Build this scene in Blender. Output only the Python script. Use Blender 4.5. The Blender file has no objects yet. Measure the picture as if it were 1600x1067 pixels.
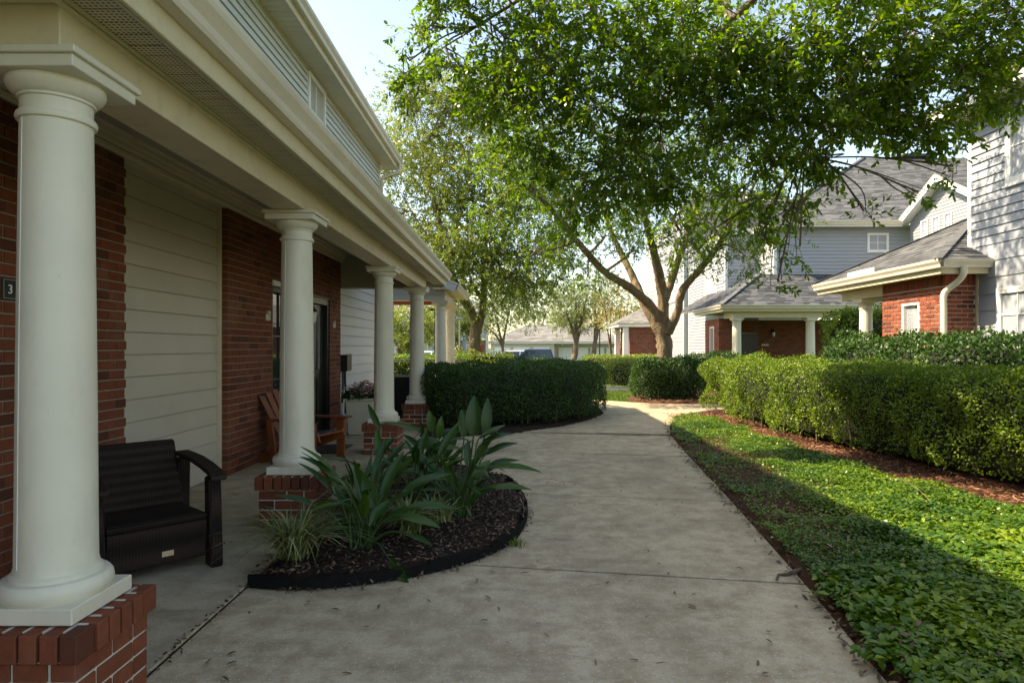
import bpy, bmesh, math, random
import numpy as np
from mathutils import Vector, Matrix

# ---------------------------------------------------------------- camera, sky, sun, exposure
SC = bpy.context.scene
COL = SC.collection
EYE = 1.48
cam_data = bpy.data.cameras.new('camera')
cam = bpy.data.objects.new('camera', cam_data)
COL.objects.link(cam)
cam.location = (0, 0, EYE)
cam.rotation_euler = (math.radians(90), 0, 0)
cam_data.sensor_width = 36
cam_data.lens = 22.5
cam_data.shift_x = -5 / 1600
cam_data.shift_y = 9.5 / 1600
cam_data.clip_start = 0.05
cam_data.clip_end = 3000
SC.camera = cam

SUN_TRAVEL = Vector((1.0, -0.12, -1.078)).normalized()
SUN_EL = math.asin(-SUN_TRAVEL.z)
SUN_AZ = math.atan2(-SUN_TRAVEL.x, -SUN_TRAVEL.y)      # from +Y towards +X
world = bpy.data.worlds.new('World')
SC.world = world
world.use_nodes = True
wn = world.node_tree
bg = wn.nodes['Background']
sky = wn.nodes.new('ShaderNodeTexSky')
sky.sky_type = 'NISHITA'
sky.sun_disc = False
sky.sun_elevation = SUN_EL
sky.sun_rotation = SUN_AZ
sky.air_density = 1.0
sky.dust_density = 1.0
sky.ozone_density = 1.0
wn.links.new(sky.outputs[0], bg.inputs[0])
bg.inputs[1].default_value = 0.15
sun_data = bpy.data.lights.new('sun', 'SUN')
sun_data.energy = 4.3
sun_data.angle = math.radians(0.53)
sun_data.color = (1.0, 0.93, 0.80)
sun = bpy.data.objects.new('sun', sun_data)
COL.objects.link(sun)
sun.rotation_euler = SUN_TRAVEL.to_track_quat('-Z', 'Y').to_euler()
sun.location = (-20, 5, 30)
SC.view_settings.view_transform = 'Standard'
SC.view_settings.look = 'None'
SC.view_settings.exposure = 1.5
SC.view_settings.gamma = 1.0
SC.view_settings.use_white_balance = True
SC.view_settings.white_balance_temperature = 8200
SC.view_settings.white_balance_tint = 10
SC.view_settings.use_curve_mapping = False
SC.render.engine = 'CYCLES'
SC.cycles.use_denoising = True
SC.cycles.max_bounces = 8
SC.cycles.diffuse_bounces = 4
SC.cycles.glossy_bounces = 3
SC.cycles.transmission_bounces = 6
SC.cycles.transparent_max_bounces = 6
SC.cycles.caustics_reflective = False
SC.cycles.caustics_refractive = False
SC.cycles.sample_clamp_indirect = 6.0

random.seed(7)
RNG = np.random.default_rng(7)


def P(px, py, Y):
    """photo pixel + distance -> world point"""
    return np.array(((px - 805) / 1000 * Y, Y, EYE + (543 - py) / 1000 * Y))


def G(px, py):
    """photo pixel on the ground plane -> (x, y)"""
    Y = EYE * 1000 / (py - 543)
    return ((px - 805) / 1000 * Y, Y)


# ---------------------------------------------------------------- materials
def nt_new(name):
    m = bpy.data.materials.new(name)
    m.use_nodes = True
    nt = m.node_tree
    return m, nt, nt.nodes['Principled BSDF']


def N(nt, t, **kw):
    n = nt.nodes.new(t)
    for k, v in kw.items():
        setattr(n, k, v)
    return n


def ramp(nt, fac, stops):
    r = N(nt, 'ShaderNodeValToRGB')
    cr = r.color_ramp
    while len(cr.elements) < len(stops):
        cr.elements.new(0.5)
    for e, (p, c) in zip(cr.elements, stops):
        e.position = p
        e.color = (*c, 1) if len(c) == 3 else c
    nt.links.new(fac, r.inputs[0])
    return r.outputs[0]


def mixc(nt, fac, a, b, mode='MIX'):
    m = N(nt, 'ShaderNodeMix', data_type='RGBA', blend_type=mode)
    for s, v in ((0, fac), (6, a), (7, b)):
        if hasattr(v, 'links') or isinstance(v, bpy.types.NodeSocket):
            nt.links.new(v, m.inputs[s])
        elif s == 0:
            m.inputs[0].default_value = v
        else:
            m.inputs[s].default_value = (*v, 1)
    return m.outputs[2]


def noise(nt, scale, detail=4, rough=.55, vec=None, stretch=None):
    n = N(nt, 'ShaderNodeTexNoise')
    n.inputs['Scale'].default_value = scale
    n.inputs['Detail'].default_value = detail
    n.inputs['Roughness'].default_value = rough
    if vec is None:
        tc = N(nt, 'ShaderNodeTexCoord')
        vec = tc.outputs['Object']
    if stretch:
        mp = N(nt, 'ShaderNodeMapping')
        mp.inputs['Scale'].default_value = stretch
        nt.links.new(vec, mp.inputs[0])
        vec = mp.outputs[0]
    nt.links.new(vec, n.inputs['Vector'])
    return n.outputs[0]


def bump(nt, bsdf, height, strength=.3, dist=.01):
    b = N(nt, 'ShaderNodeBump')
    b.inputs['Strength'].default_value = strength
    b.inputs['Distance'].default_value = dist
    nt.links.new(height, b.inputs['Height'])
    nt.links.new(b.outputs[0], bsdf.inputs['Normal'])


def sc_(c, k):
    return tuple(min(1, x * k) for x in c)


def plain(name, c, rough=.55, var=.12, nscale=6, bumpv=None, objrand=0, spec=.4, metal=0, dirt=None, stretch=None):
    m, nt, b = nt_new(name)
    n = noise(nt, nscale, 5, stretch=stretch)
    col = ramp(nt, n, [(.25, sc_(c, 1 - var)), (.75, sc_(c, 1 + var))])
    if objrand:
        oi = N(nt, 'ShaderNodeObjectInfo')
        r = ramp(nt, oi.outputs['Random'], [(0, (1 - objrand,) * 3), (1, (1 + objrand,) * 3)])
        col = mixc(nt, 1.0, col, r, 'MULTIPLY')
    if dirt:
        d = noise(nt, dirt[0], 6, .65, stretch=dirt[3] if len(dirt) > 3 else None)
        dm = ramp(nt, d, [(.52, (0, 0, 0)), (.75, (dirt[2],) * 3)])
        col = mixc(nt, dm, col, dirt[1])
    nt.links.new(col, b.inputs['Base Color'])
    b.inputs['Roughness'].default_value = rough
    b.inputs['Specular IOR Level'].default_value = spec
    b.inputs['Metallic'].default_value = metal
    if bumpv:
        bump(nt, b, noise(nt, bumpv[0], 6, .6, stretch=stretch), bumpv[1], bumpv[2] if len(bumpv) > 2 else .01)
    return m


def brick_mat(name, dark, mid, light):
    m, nt, b = nt_new(name)
    at = N(nt, 'ShaderNodeAttribute', attribute_name='rnd')
    oi = N(nt, 'ShaderNodeObjectInfo')
    s = N(nt, 'ShaderNodeMath', operation='ADD')
    nt.links.new(at.outputs['Fac'], s.inputs[0])
    nt.links.new(oi.outputs['Random'], s.inputs[1])
    fr = N(nt, 'ShaderNodeMath', operation='FRACT')
    nt.links.new(s.outputs[0], fr.inputs[0])
    c = ramp(nt, fr.outputs[0], [(0, dark), (.1, dark), (.22, mid), (.6, light), (1, mid)])
    geo = N(nt, 'ShaderNodeNewGeometry')
    n = noise(nt, 22, 6, .65, vec=geo.outputs['Position'])
    c = mixc(nt, ramp(nt, n, [(.35, (0, 0, 0)), (.8, (.55,) * 3)]), c, sc_(dark, .7))
    n3 = noise(nt, 2.2, 4, .6, vec=geo.outputs['Position'])
    c = mixc(nt, ramp(nt, n3, [(.55, (0, 0, 0)), (.8, (.22,) * 3)]), c, (.42, .36, .30))
    nt.links.new(c, b.inputs['Base Color'])
    b.inputs['Roughness'].default_value = .85
    b.inputs['Specular IOR Level'].default_value = .25
    bump(nt, b, noise(nt, 90, 5, .7, vec=geo.outputs['Position']), .5, .004)
    return m


def leaf_mat(name, c0, c1, c2, trans=.32, rough=.38, tk=(1.4, 1.6, .6), spec=.45):
    m, nt, b = nt_new(name)
    at = N(nt, 'ShaderNodeAttribute', attribute_name='rnd')
    c = ramp(nt, at.outputs['Fac'], [(0, c0), (.5, c1), (1, c2)])
    nt.links.new(c, b.inputs['Base Color'])
    b.inputs['Roughness'].default_value = rough
    b.inputs['Specular IOR Level'].default_value = spec
    tr = N(nt, 'ShaderNodeBsdfTranslucent')
    tc = mixc(nt, 1.0, c, tk, 'MULTIPLY')
    nt.links.new(tc, tr.inputs[0])
    mx = N(nt, 'ShaderNodeMixShader')
    mx.inputs[0].default_value = trans
    nt.links.new(b.outputs[0], mx.inputs[1])
    nt.links.new(tr.outputs[0], mx.inputs[2])
    nt.links.new(mx.outputs[0], nt.nodes['Material Output'].inputs[0])
    return m


def concrete_mat(name, base, stain, specks=.5):
    m, nt, b = nt_new(name)
    geo = N(nt, 'ShaderNodeNewGeometry')
    pos = geo.outputs['Position']
    n1 = noise(nt, .9, 6, .6, vec=pos)
    n2 = noise(nt, 5, 8, .7, vec=pos)
    n3 = noise(nt, 60, 4, .7, vec=pos)
    c = ramp(nt, n1, [(.32, sc_(base, .70)), (.5, base), (.70, sc_(base, 1.15))])
    c = mixc(nt, ramp(nt, n2, [(.40, (0, 0, 0)), (.66, (.85,) * 3)]), c, stain)
    n4 = noise(nt, 2.1, 7, .72, vec=pos, stretch=(.6, 1.5, 1))
    c = mixc(nt, ramp(nt, n4, [(.52, (0, 0, 0)), (.68, (.62,) * 3)]), c, sc_(stain, .5))
    c = mixc(nt, ramp(nt, n3, [(.3, (.45,) * 3), (.55, (0, 0, 0))]), c, sc_(base, .55))
    v = N(nt, 'ShaderNodeTexVoronoi', feature='F1', voronoi_dimensions='2D')
    v.inputs['Scale'].default_value = 40
    v.inputs['Randomness'].default_value = 1
    nt.links.new(pos, v.inputs['Vector'])
    # shell aggregate: small pale chips, only some of the cells
    spk = ramp(nt, v.outputs['Distance'], [(.12, (1, 1, 1)), (.24, (0, 0, 0))])
    sel = ramp(nt, v.outputs['Color'], [(.68, (0, 0, 0)), (.80, (specks,) * 3)])
    fac = mixc(nt, 1.0, spk, sel, 'MULTIPLY')
    c = mixc(nt, fac, c, (.60, .56, .48))
    v3 = N(nt, 'ShaderNodeTexVoronoi', feature='F1', voronoi_dimensions='2D')
    v3.inputs['Scale'].default_value = 95
    nt.links.new(pos, v3.inputs['Vector'])
    s3 = mixc(nt, 1.0, ramp(nt, v3.outputs['Distance'], [(.12, (1, 1, 1)), (.3, (0, 0, 0))]), ramp(nt, v3.outputs['Color'], [(.55, (0, 0, 0)), (.75, (.55,) * 3)]), 'MULTIPLY')
    c = mixc(nt, s3, c, (.55, .50, .41))
    v2 = N(nt, 'ShaderNodeTexVoronoi', feature='F1', voronoi_dimensions='2D')
    v2.inputs['Scale'].default_value = 26
    nt.links.new(pos, v2.inputs['Vector'])
    pit = ramp(nt, v2.outputs['Distance'], [(.07, (1, 1, 1)), (.16, (0, 0, 0))])
    sel2 = ramp(nt, v2.outputs['Color'], [(.6, (0, 0, 0)), (.66, (.5,) * 3)])
    c = mixc(nt, mixc(nt, 1.0, pit, sel2, 'MULTIPLY'), c, sc_(base, .3))
    nt.links.new(c, b.inputs['Base Color'])
    b.inputs['Roughness'].default_value = .8
    b.inputs['Specular IOR Level'].default_value = .35
    bump(nt, b, n3, .25, .006)
    return m


def glass_mat(name, c=(.02, .025, .03), rough=.03):
    m, nt, b = nt_new(name)
    b.inputs['Base Color'].default_value = (*c, 1)
    b.inputs['Roughness'].default_value = rough
    b.inputs['Specular IOR Level'].default_value = .9
    bump(nt, b, noise(nt, 1.5, 2), .03, .02)
    return m


def shingle_mat(name, c0, c1, c2):
    m, nt, b = nt_new(name)
    at = N(nt, 'ShaderNodeAttribute', attribute_name='rnd')
    c = ramp(nt, at.outputs['Fac'], [(0, c0), (.5, c1), (1, c2)])
    geo = N(nt, 'ShaderNodeNewGeometry')
    n = noise(nt, 3, 6, .7, vec=geo.outputs['Position'])
    c = mixc(nt, ramp(nt, n, [(.4, (0, 0, 0)), (.8, (.5,) * 3)]), c, sc_(c0, .7))
    nt.links.new(c, b.inputs['Base Color'])
    b.inputs['Roughness'].default_value = .9
    b.inputs['Specular IOR Level'].default_value = .2
    bump(nt, b, noise(nt, 180, 3, .7, vec=geo.outputs['Position']), .5, .004)
    return m


def ground_mat(name, ca, cb, cc, s1=.6, s2=14, bmp=.6):
    m, nt, b = nt_new(name)
    geo = N(nt, 'ShaderNodeNewGeometry')
    n1 = noise(nt, s1, 6, .6, vec=geo.outputs['Position'])
    n2 = noise(nt, s2, 8, .75, vec=geo.outputs['Position'])
    c = ramp(nt, n1, [(.3, ca), (.7, cb)])
    c = mixc(nt, ramp(nt, n2, [(.35, (0, 0, 0)), (.75, (.9,) * 3)]), c, cc)
    nt.links.new(c, b.inputs['Base Color'])
    b.inputs['Roughness'].default_value = .95
    b.inputs['Specular IOR Level'].default_value = .15
    bump(nt, b, n2, bmp, .03)
    return m


def soffit_mat(name, c):
    """vinyl soffit: fine perforation dots between plain strips (run along Y by world position)"""
    m, nt, b = nt_new(name)
    geo = N(nt, 'ShaderNodeNewGeometry')
    v = N(nt, 'ShaderNodeTexVoronoi', feature='F1', voronoi_dimensions='2D')
    v.inputs['Scale'].default_value = 48
    v.inputs['Randomness'].default_value = .05
    nt.links.new(geo.outputs['Position'], v.inputs['Vector'])
    dot = ramp(nt, v.outputs['Distance'], [(.24, (1,) * 3), (.36, (0, 0, 0))])
    col = mixc(nt, dot, c, sc_(c, .12))
    nt.links.new(col, b.inputs['Base Color'])
    b.inputs['Roughness'].default_value = .5
    return m


CREAM = (.60, .575, .49)
M = {}
M['column'] = plain('column_paint', (.70, .675, .575), .42, .05, 3, (140, .06, .003), dirt=(4, (.38, .36, .28), .35, (1, 1, .35)))
def column_mat():
    m = plain('column_paint', (.69, .65, .53), .42, .05, 3, (140, .06, .003), dirt=(4, (.38, .35, .26), .38, (1, 1, .35)))
    nt = m.node_tree
    b = nt.nodes['Principled BSDF']
    old = b.inputs['Base Color'].links[0].from_socket
    geo = N(nt, 'ShaderNodeNewGeometry')
    n = noise(nt, 11, 7, .75, vec=geo.outputs['Position'])
    n2 = ramp(nt, n, [(.60, (0, 0, 0)), (.80, (.16,) * 3)])
    c = mixc(nt, n2, old, (.26, .22, .15))
    s = noise(nt, 70, 3, .7, vec=geo.outputs['Position'])
    c = mixc(nt, ramp(nt, s, [(.70, (0, 0, 0)), (.76, (.5,) * 3)]), c, (.22, .20, .15))
    nt.links.new(c, b.inputs['Base Color'])
    return m


M['column'] = column_mat()
M['trim'] = plain('cream_trim', (.66, .585, .41), .45, .06, 2.5, dirt=(7, (.35, .31, .22), .4))
M['gutter'] = plain('gutter_paint', (.70, .63, .51), .35, .05, 2, dirt=(3, (.42, .37, .28), .45, (1, .3, 1)))
M['ceiling'] = plain('porch_ceiling', (.44, .41, .32), .6, .06, 2)
M['siding'] = plain('beige_siding', (.56, .50, .405), .45, .05, 1.5, (30, .05, .004), .035, dirt=(2.5, (.42, .40, .33), .3))
M['siding_up'] = plain('pale_siding', (.64, .65, .60), .45, .05, 1.5, None, .03)
M['siding_white'] = plain('white_siding', (.56, .57, .585), .45, .04, 1.5, None, .03)
M['siding_grey'] = plain('grey_siding', (.35, .37, .405), .5, .05, 1.2, (25, .06, .004), .05)
M['siding_blue'] = plain('blue_grey_siding', (.32, .345, .39), .5, .05, 1.2, (25, .06, .004), .06, dirt=(3, (.40, .42, .45), .3))
M['siding_lit'] = plain('sunlit_grey_siding', (.30, .31, .33), .5, .06, 1.2, None, .03)  # for sunlit walls: grey siding darkened in colour to offset the sun
M['siding_cream'] = plain('cream_siding', (.55, .49, .42), .5, .05, 1.2, None, .03)
M['white'] = plain('white_trim', (.80, .80, .78), .4, .04, 3)
M['soffit'] = soffit_mat('vented_soffit', (.60, .54, .38))
M['soffit_plain'] = plain('plain_soffit', (.62, .575, .43), .5, .05, 3)
M['brick'] = brick_mat('red_brick', (.115, .037, .022), (.190, .052, .027), (.245, .072, .036))
M['brick_far'] = brick_mat('orange_brick', (.14, .040, .024), (.26, .066, .035), (.31, .088, .046))
M['mortar'] = plain('mortar', (.27, .235, .185), .9, .15, 30, (80, .4, .004))
M['mortar_pale'] = plain('pale_mortar', (.55, .52, .45), .9, .15, 30, (80, .4, .004))
M['concrete'] = concrete_mat('walk_concrete', (.54, .435, .295), (.31, .215, .125), .8)
M['porch_concrete'] = concrete_mat('porch_concrete', (.50, .415, .29), (.32, .245, .155), .2)
M['mulch'] = ground_mat('mulch', (.075, .036, .022), (.14, .066, .038), (.03, .018, .012), 3, 40)
M['mulch_dark'] = ground_mat('dark_mulch', (.028, .017, .012), (.045, .028, .019), (.010, .007, .006), 3, 40)
M['lawn'] = ground_mat('lawn', (.06, .10, .02), (.09, .13, .03), (.03, .05, .012), .5, 18)
M['asphalt'] = ground_mat('asphalt', (.05, .05, .05), (.065, .063, .06), (.035, .035, .035), .4, 60, .2)
M['chip'] = leaf_mat('mulch_chip', (.022, .012, .008), (.055, .028, .017), (.21, .13, .08), .0, .85)
M['chip_red'] = leaf_mat('red_mulch_chip', (.08, .032, .016), (.21, .078, .036), (.36, .19, .10), .0, .85)
M['edging'] = plain('black_edging', (.006, .006, .006), .85, .3, 20, (60, .5, .01), spec=.15)
M['bark'] = plain('bark', (.13, .095, .062), .95, .35, 9, (14, .9, .03), stretch=(1, 1, .3), dirt=(5, (.30, .27, .21), .6))
M['bark_pale'] = plain('pale_bark', (.20, .145, .088), .92, .5, 7, (9, 1.0, .08), stretch=(1, 1, .35), dirt=(5, (.085, .062, .042), .8))
M['twig'] = plain('twig_bark', (.13, .10, .07), .9, .2, 20)
M['oak'] = leaf_mat('oak_leaf', (.060, .108, .009), (.118, .190, .013), (.24, .295, .022), .56, .30, (1.35, 1.65, .5))
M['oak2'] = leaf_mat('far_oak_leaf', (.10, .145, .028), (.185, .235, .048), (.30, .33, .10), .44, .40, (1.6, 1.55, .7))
M['hazy'] = leaf_mat('distant_leaf', (.10, .125, .045), (.17, .195, .075), (.27, .28, .13), .40, .5)  # paler leaf for far trees, distance haze put into the colour
M['yellow'] = leaf_mat('yellow_leaf', (.18, .14, .05), (.30, .24, .09), (.40, .33, .17), .36, .5)
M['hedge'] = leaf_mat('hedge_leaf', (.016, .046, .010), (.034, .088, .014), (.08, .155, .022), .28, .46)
M['hedge_lit'] = leaf_mat('sunlit_hedge_leaf', (.060, .115, .011), (.135, .21, .017), (.26, .32, .030), .34, .46)  # brighter copy of the hedge leaf, sunlight put into its colour
M['hedge_pale'] = leaf_mat('pale_hedge_leaf', (.13, .18, .03), (.22, .27, .05), (.34, .37, .11), .30, .4)
M['jasmine'] = leaf_mat('ground_cover_leaf', (.026, .080, .013), (.080, .165, .014), (.24, .31, .022), .28, .33)
M['paddle'] = leaf_mat('paddle_leaf', (.014, .046, .009), (.025, .072, .011), (.055, .115, .015), .25, .36, (1.3, 1.6, .6), .4)
M['stalk'] = leaf_mat('leaf_stalk', (.02, .05, .015), (.035, .075, .02), (.06, .10, .03), .1, .4)
M['blade'] = leaf_mat('striped_blade', (.07, .11, .03), (.16, .20, .07), (.42, .42, .22), .25, .4)
M['grass'] = leaf_mat('grass_blade', (.06, .11, .015), (.10, .16, .022), (.17, .22, .04), .3, .45)
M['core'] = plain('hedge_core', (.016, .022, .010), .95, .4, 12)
M['litter'] = leaf_mat('fallen_leaf', (.05, .03, .018), (.11, .065, .035), (.22, .15, .09), .0, .8)
M['wicker'] = None
M['wood'] = plain('orange_stained_wood', (.23, .062, .020), .45, .25, 6, (30, .2, .004), .1, stretch=(1, 1, 1))
M['black'] = plain('black_plastic', (.012, .012, .013), .4, .2, 10)
M['door'] = plain('black_door_paint', (.012, .016, .014), .3, .1, 4)
M['metal'] = plain('grey_metal', (.30, .31, .31), .4, .1, 8, metal=.7)
M['brass'] = plain('brass', (.5, .36, .14), .3, .1, 8, metal=.9)
M['glass'] = glass_mat('window_glass')
M['glass_pale'] = glass_mat('pale_window_glass', (.10, .12, .14), .06)
M['blind'] = plain('white_blind', (.72, .72, .70), .5, .04, 4)
M['shingle'] = shingle_mat('grey_shingle', (.066, .070, .076), (.118, .122, .128), (.18, .182, .187))
M['shingle_dark'] = shingle_mat('slate_shingle', (.045, .050, .058), (.085, .09, .10), (.15, .155, .165))
M['shingle_pale'] = shingle_mat('weathered_shingle', (.15, .145, .14), (.20, .195, .19), (.26, .25, .24))
M['tan'] = plain('tan_tag', (.55, .40, .26), .4, .15, 60)
M['planter'] = plain('cream_planter', (.55, .53, .43), .6, .1, 5, (60, .1, .004))
M['petal_pink'] = leaf_mat('pink_petal', (.30, .03, .07), (.45, .08, .14), (.62, .20, .26), .3, .6, (1.2, 1, 1))
M['petal_white'] = leaf_mat('white_petal', (.7, .66, .66), (.8, .78, .78), (.85, .85, .85), .3, .6, (1, 1, 1))
M['tyre'] = plain('tyre', (.015, .015, .015), .85, .2, 30)
M['carglass'] = glass_mat('car_glass', (.015, .03, .03), .04)


def wicker_mat():
    m, nt, b = nt_new('woven_resin')
    tc = N(nt, 'ShaderNodeTexCoord')
    mp = N(nt, 'ShaderNodeMapping')
    nt.links.new(tc.outputs['Object'], mp.inputs[0])
    w1 = N(nt, 'ShaderNodeTexWave', bands_direction='X')
    w2 = N(nt, 'ShaderNodeTexWave', bands_direction='Z')
    w3 = N(nt, 'ShaderNodeTexWave', bands_direction='Y')
    for w in (w1, w2, w3):
        w.inputs['Scale'].default_value = 17
        nt.links.new(mp.outputs[0], w.inputs[0])
    a = mixc(nt, 1.0, w1.outputs[0], w2.outputs[0], 'MULTIPLY')
    a = mixc(nt, .5, a, w3.outputs[0])
    c = ramp(nt, a, [(.1, (.008, .005, .004)), (.7, (.036, .023, .017))])
    nt.links.new(c, b.inputs['Base Color'])
    b.inputs['Roughness'].default_value = .7
    b.inputs['Specular IOR Level'].default_value = .2
    bump(nt, b, a, .9, .008)
    return m


M['wicker'] = wicker_mat()


def car_mat(name, c):
    m, nt, b = nt_new(name)
    b.inputs['Base Color'].default_value = (*c, 1)
    b.inputs['Roughness'].default_value = .25
    b.inputs['Coat Weight'].default_value = .6
    b.inputs['Metallic'].default_value = .3
    return m


# ---------------------------------------------------------------- object helpers
def tag(o, label=None, cat=None, group=None, kind=None):
    if label: o['label'] = label
    if cat: o['category'] = cat
    if group: o['group'] = group
    if kind: o['kind'] = kind
    return o


def empty(name, loc=(0, 0, 0), parent=None, rz=0):
    o = bpy.data.objects.new(name, None)
    o.empty_display_size = .2
    COL.objects.link(o)
    o.location = loc
    o.rotation_euler = (0, 0, rz)
    if parent:
        o.parent = parent
        o.matrix_parent_inverse = parent_world(parent).inverted()
    return o


def link(name, me, parent=None, mat=None):
    o = bpy.data.objects.new(name, me)
    COL.objects.link(o)
    if mat and not me.materials: me.materials.append(mat)
    if parent is not None:
        o.parent = parent
    return o


def adopt(o, parent):
    """parent an object whose mesh is in world coordinates to a parent Empty that may stand elsewhere"""
    o.parent = parent
    bpy_m = parent_world(parent)
    o.matrix_parent_inverse = bpy_m.inverted()
    return o


def parent_world(p):
    m = p.matrix_basis.copy()
    q = p
    while q.parent is not None:
        m = q.parent.matrix_basis @ q.matrix_parent_inverse @ m
        q = q.parent
    return m


class MB:
    def __init__(s):
        s.v = []
        s.f = []
        s.r = []

    def add(s, vs, fs):
        n = len(s.v)
        s.v.extend([tuple(map(float, v)) for v in vs])
        s.f.extend([tuple(i + n for i in f) for f in fs])
        s.r.extend([random.random()] * len(vs))
        return s

    def box(s, x0, x1, y0, y1, z0, z1):
        vs = [(x, y, z) for x in (x0, x1) for y in (y0, y1) for z in (z0, z1)]
        return s.add(vs, [(0, 1, 3, 2), (4, 6, 7, 5), (0, 4, 5, 1), (2, 3, 7, 6), (0, 2, 6, 4), (1, 5, 7, 3)])

    def hexa(s, b, t):
        """8 corners: 4 below (ccw), 4 above"""
        return s.add(list(b) + list(t), [(3, 2, 1, 0), (4, 5, 6, 7), (0, 1, 5, 4), (1, 2, 6, 5), (2, 3, 7, 6), (3, 0, 4, 7)])

    def obox(s, c, ax, ay, az):
        """oriented box: centre and three half-extent vectors"""
        c, ax, ay, az = map(np.array, (c, ax, ay, az))
        b = [c + i * ax + j * ay - az for i, j in ((-1, -1), (1, -1), (1, 1), (-1, 1))]
        return s.hexa(b, [p + 2 * az for p in b])

    def bar(s, a, b, w, h, up=(0, 0, 1)):
        a, b = np.array(a, float), np.array(b, float)
        d = b - a
        L = np.linalg.norm(d)
        d /= L
        u = np.cross(d, up)
        u /= np.linalg.norm(u)
        t = np.cross(u, d)
        return s.obox((a + b) / 2, d * L / 2, u * w / 2, t * h / 2)

    def prism(s, poly, y0, y1, axis='y'):
        """poly of 2-d points extruded along an axis: y -> (x,z), x -> (y,z), z -> (x,y)"""
        n = len(poly)
        def mk(p, t):
            return (p[0], t, p[1]) if axis == 'y' else (t, p[0], p[1]) if axis == 'x' else (p[0], p[1], t)
        vs = [mk(p, y0) for p in poly] + [mk(p, y1) for p in poly]
        fs = [tuple(range(n)), tuple(range(2 * n - 1, n - 1, -1))]
        fs += [(i, i + n, (i + 1) % n + n, (i + 1) % n) for i in range(n)]
        return s.add(vs, fs)

    def lathe(s, prof, cx=0, cy=0, n=32, capped=True):
        vs, fs = [], []
        for r, z in prof:
            for k in range(n):
                a = 2 * math.pi * k / n
                vs.append((cx + r * math.cos(a), cy + r * math.sin(a), z))
        m = len(prof)
        for i in range(m - 1):
            for k in range(n):
                k2 = (k + 1) % n
                fs.append((i * n + k, i * n + k2, (i + 1) * n + k2, (i + 1) * n + k))
        if capped:
            fs.append(tuple(range(n - 1, -1, -1)))
            fs.append(tuple(range((m - 1) * n, m * n)))
        return s.add(vs, fs)

    def tube(s, pts, rad, n=8, cap=True):
        pts = [np.array(p, float) for p in pts]
        if np.isscalar(rad): rad = [rad] * len(pts)
        vs, fs = [], []
        ref = None
        for i, p in enumerate(pts):
            d = pts[min(i + 1, len(pts) - 1)] - pts[max(i - 1, 0)]
            d /= (np.linalg.norm(d) + 1e-9)
            if ref is None:
                ref = np.cross(d, (0, 0, 1) if abs(d[2]) < .9 else (1, 0, 0))
            u = ref - d * np.dot(ref, d)
            u /= (np.linalg.norm(u) + 1e-9)
            ref = u
            w = np.cross(d, u)
            for k in range(n):
                a = 2 * math.pi * k / n
                vs.append(p + rad[i] * (math.cos(a) * u + math.sin(a) * w))
        for i in range(len(pts) - 1):
            for k in range(n):
                k2 = (k + 1) % n
                fs.append((i * n + k, i * n + k2, (i + 1) * n + k2, (i + 1) * n + k))
        if cap:
            fs.append(tuple(range(n - 1, -1, -1)))
            fs.append(tuple(range((len(pts) - 1) * n, len(pts) * n)))
        return s.add(vs, fs)

    def mesh(s, name, mat, bevel=0, smooth=False, seg=1, recalc=True):
        me = bpy.data.meshes.new(name)
        me.from_pydata(s.v, [], s.f)
        a = me.attributes.new('rnd', 'FLOAT', 'POINT')
        a.data.foreach_set('value', s.r)
        if bevel or recalc:
            bm = bmesh.new()
            bm.from_mesh(me)
            if recalc: bmesh.ops.recalc_face_normals(bm, faces=bm.faces)
            if bevel:
                bmesh.ops.bevel(bm, geom=[e for e in bm.edges if e.is_manifold and e.calc_face_angle(0) > .5],
                                offset=bevel, segments=seg, affect='EDGES', profile=.5, clamp_overlap=True)
            bm.to_mesh(me)
            bm.free()
        if smooth:
            me.polygons.foreach_set('use_smooth', [True] * len(me.polygons))
            try:
                me.set_sharp_from_angle(angle=math.radians(42))
            except Exception:
                pass
        me.materials.append(mat)
        return me

    def build(s, name, mat, parent=None, bevel=0, smooth=False, seg=1, recalc=True):
        o = link(name, s.mesh(name, mat, bevel, smooth, seg, recalc))
        if parent is not None: adopt(o, parent)
        return o


def np_mesh(name, V, F, mat, rnd=None, smooth=False):
    """V (n,3), F (m,k) with equal k, or list of such arrays"""
    Fs = F if isinstance(F, list) else [F]
    me = bpy.data.meshes.new(name)
    me.vertices.add(len(V))
    me.vertices.foreach_set('co', np.ascontiguousarray(V, dtype=np.float32).ravel())
    loops = np.concatenate([f.ravel() for f in Fs]).astype(np.int32)
    starts, c = [], 0
    for f in Fs:
        starts.append(c + np.arange(len(f)) * f.shape[1])
        c += f.size
    starts = np.concatenate(starts).astype(np.int32)
    me.loops.add(len(loops))
    me.loops.foreach_set('vertex_index', loops)
    me.polygons.add(len(starts))
    me.polygons.foreach_set('loop_start', starts)
    if smooth:
        me.polygons.foreach_set('use_smooth', np.ones(len(starts), dtype=bool))
    me.update(calc_edges=True)
    me.validate()
    if rnd is not None:
        a = me.attributes.new('rnd', 'FLOAT', 'POINT')
        a.data.foreach_set('value', np.ascontiguousarray(rnd, dtype=np.float32))
    me.materials.append(mat)
    return me


def unit(a):
    return a / (np.linalg.norm(a, axis=-1, keepdims=True) + 1e-9)


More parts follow.
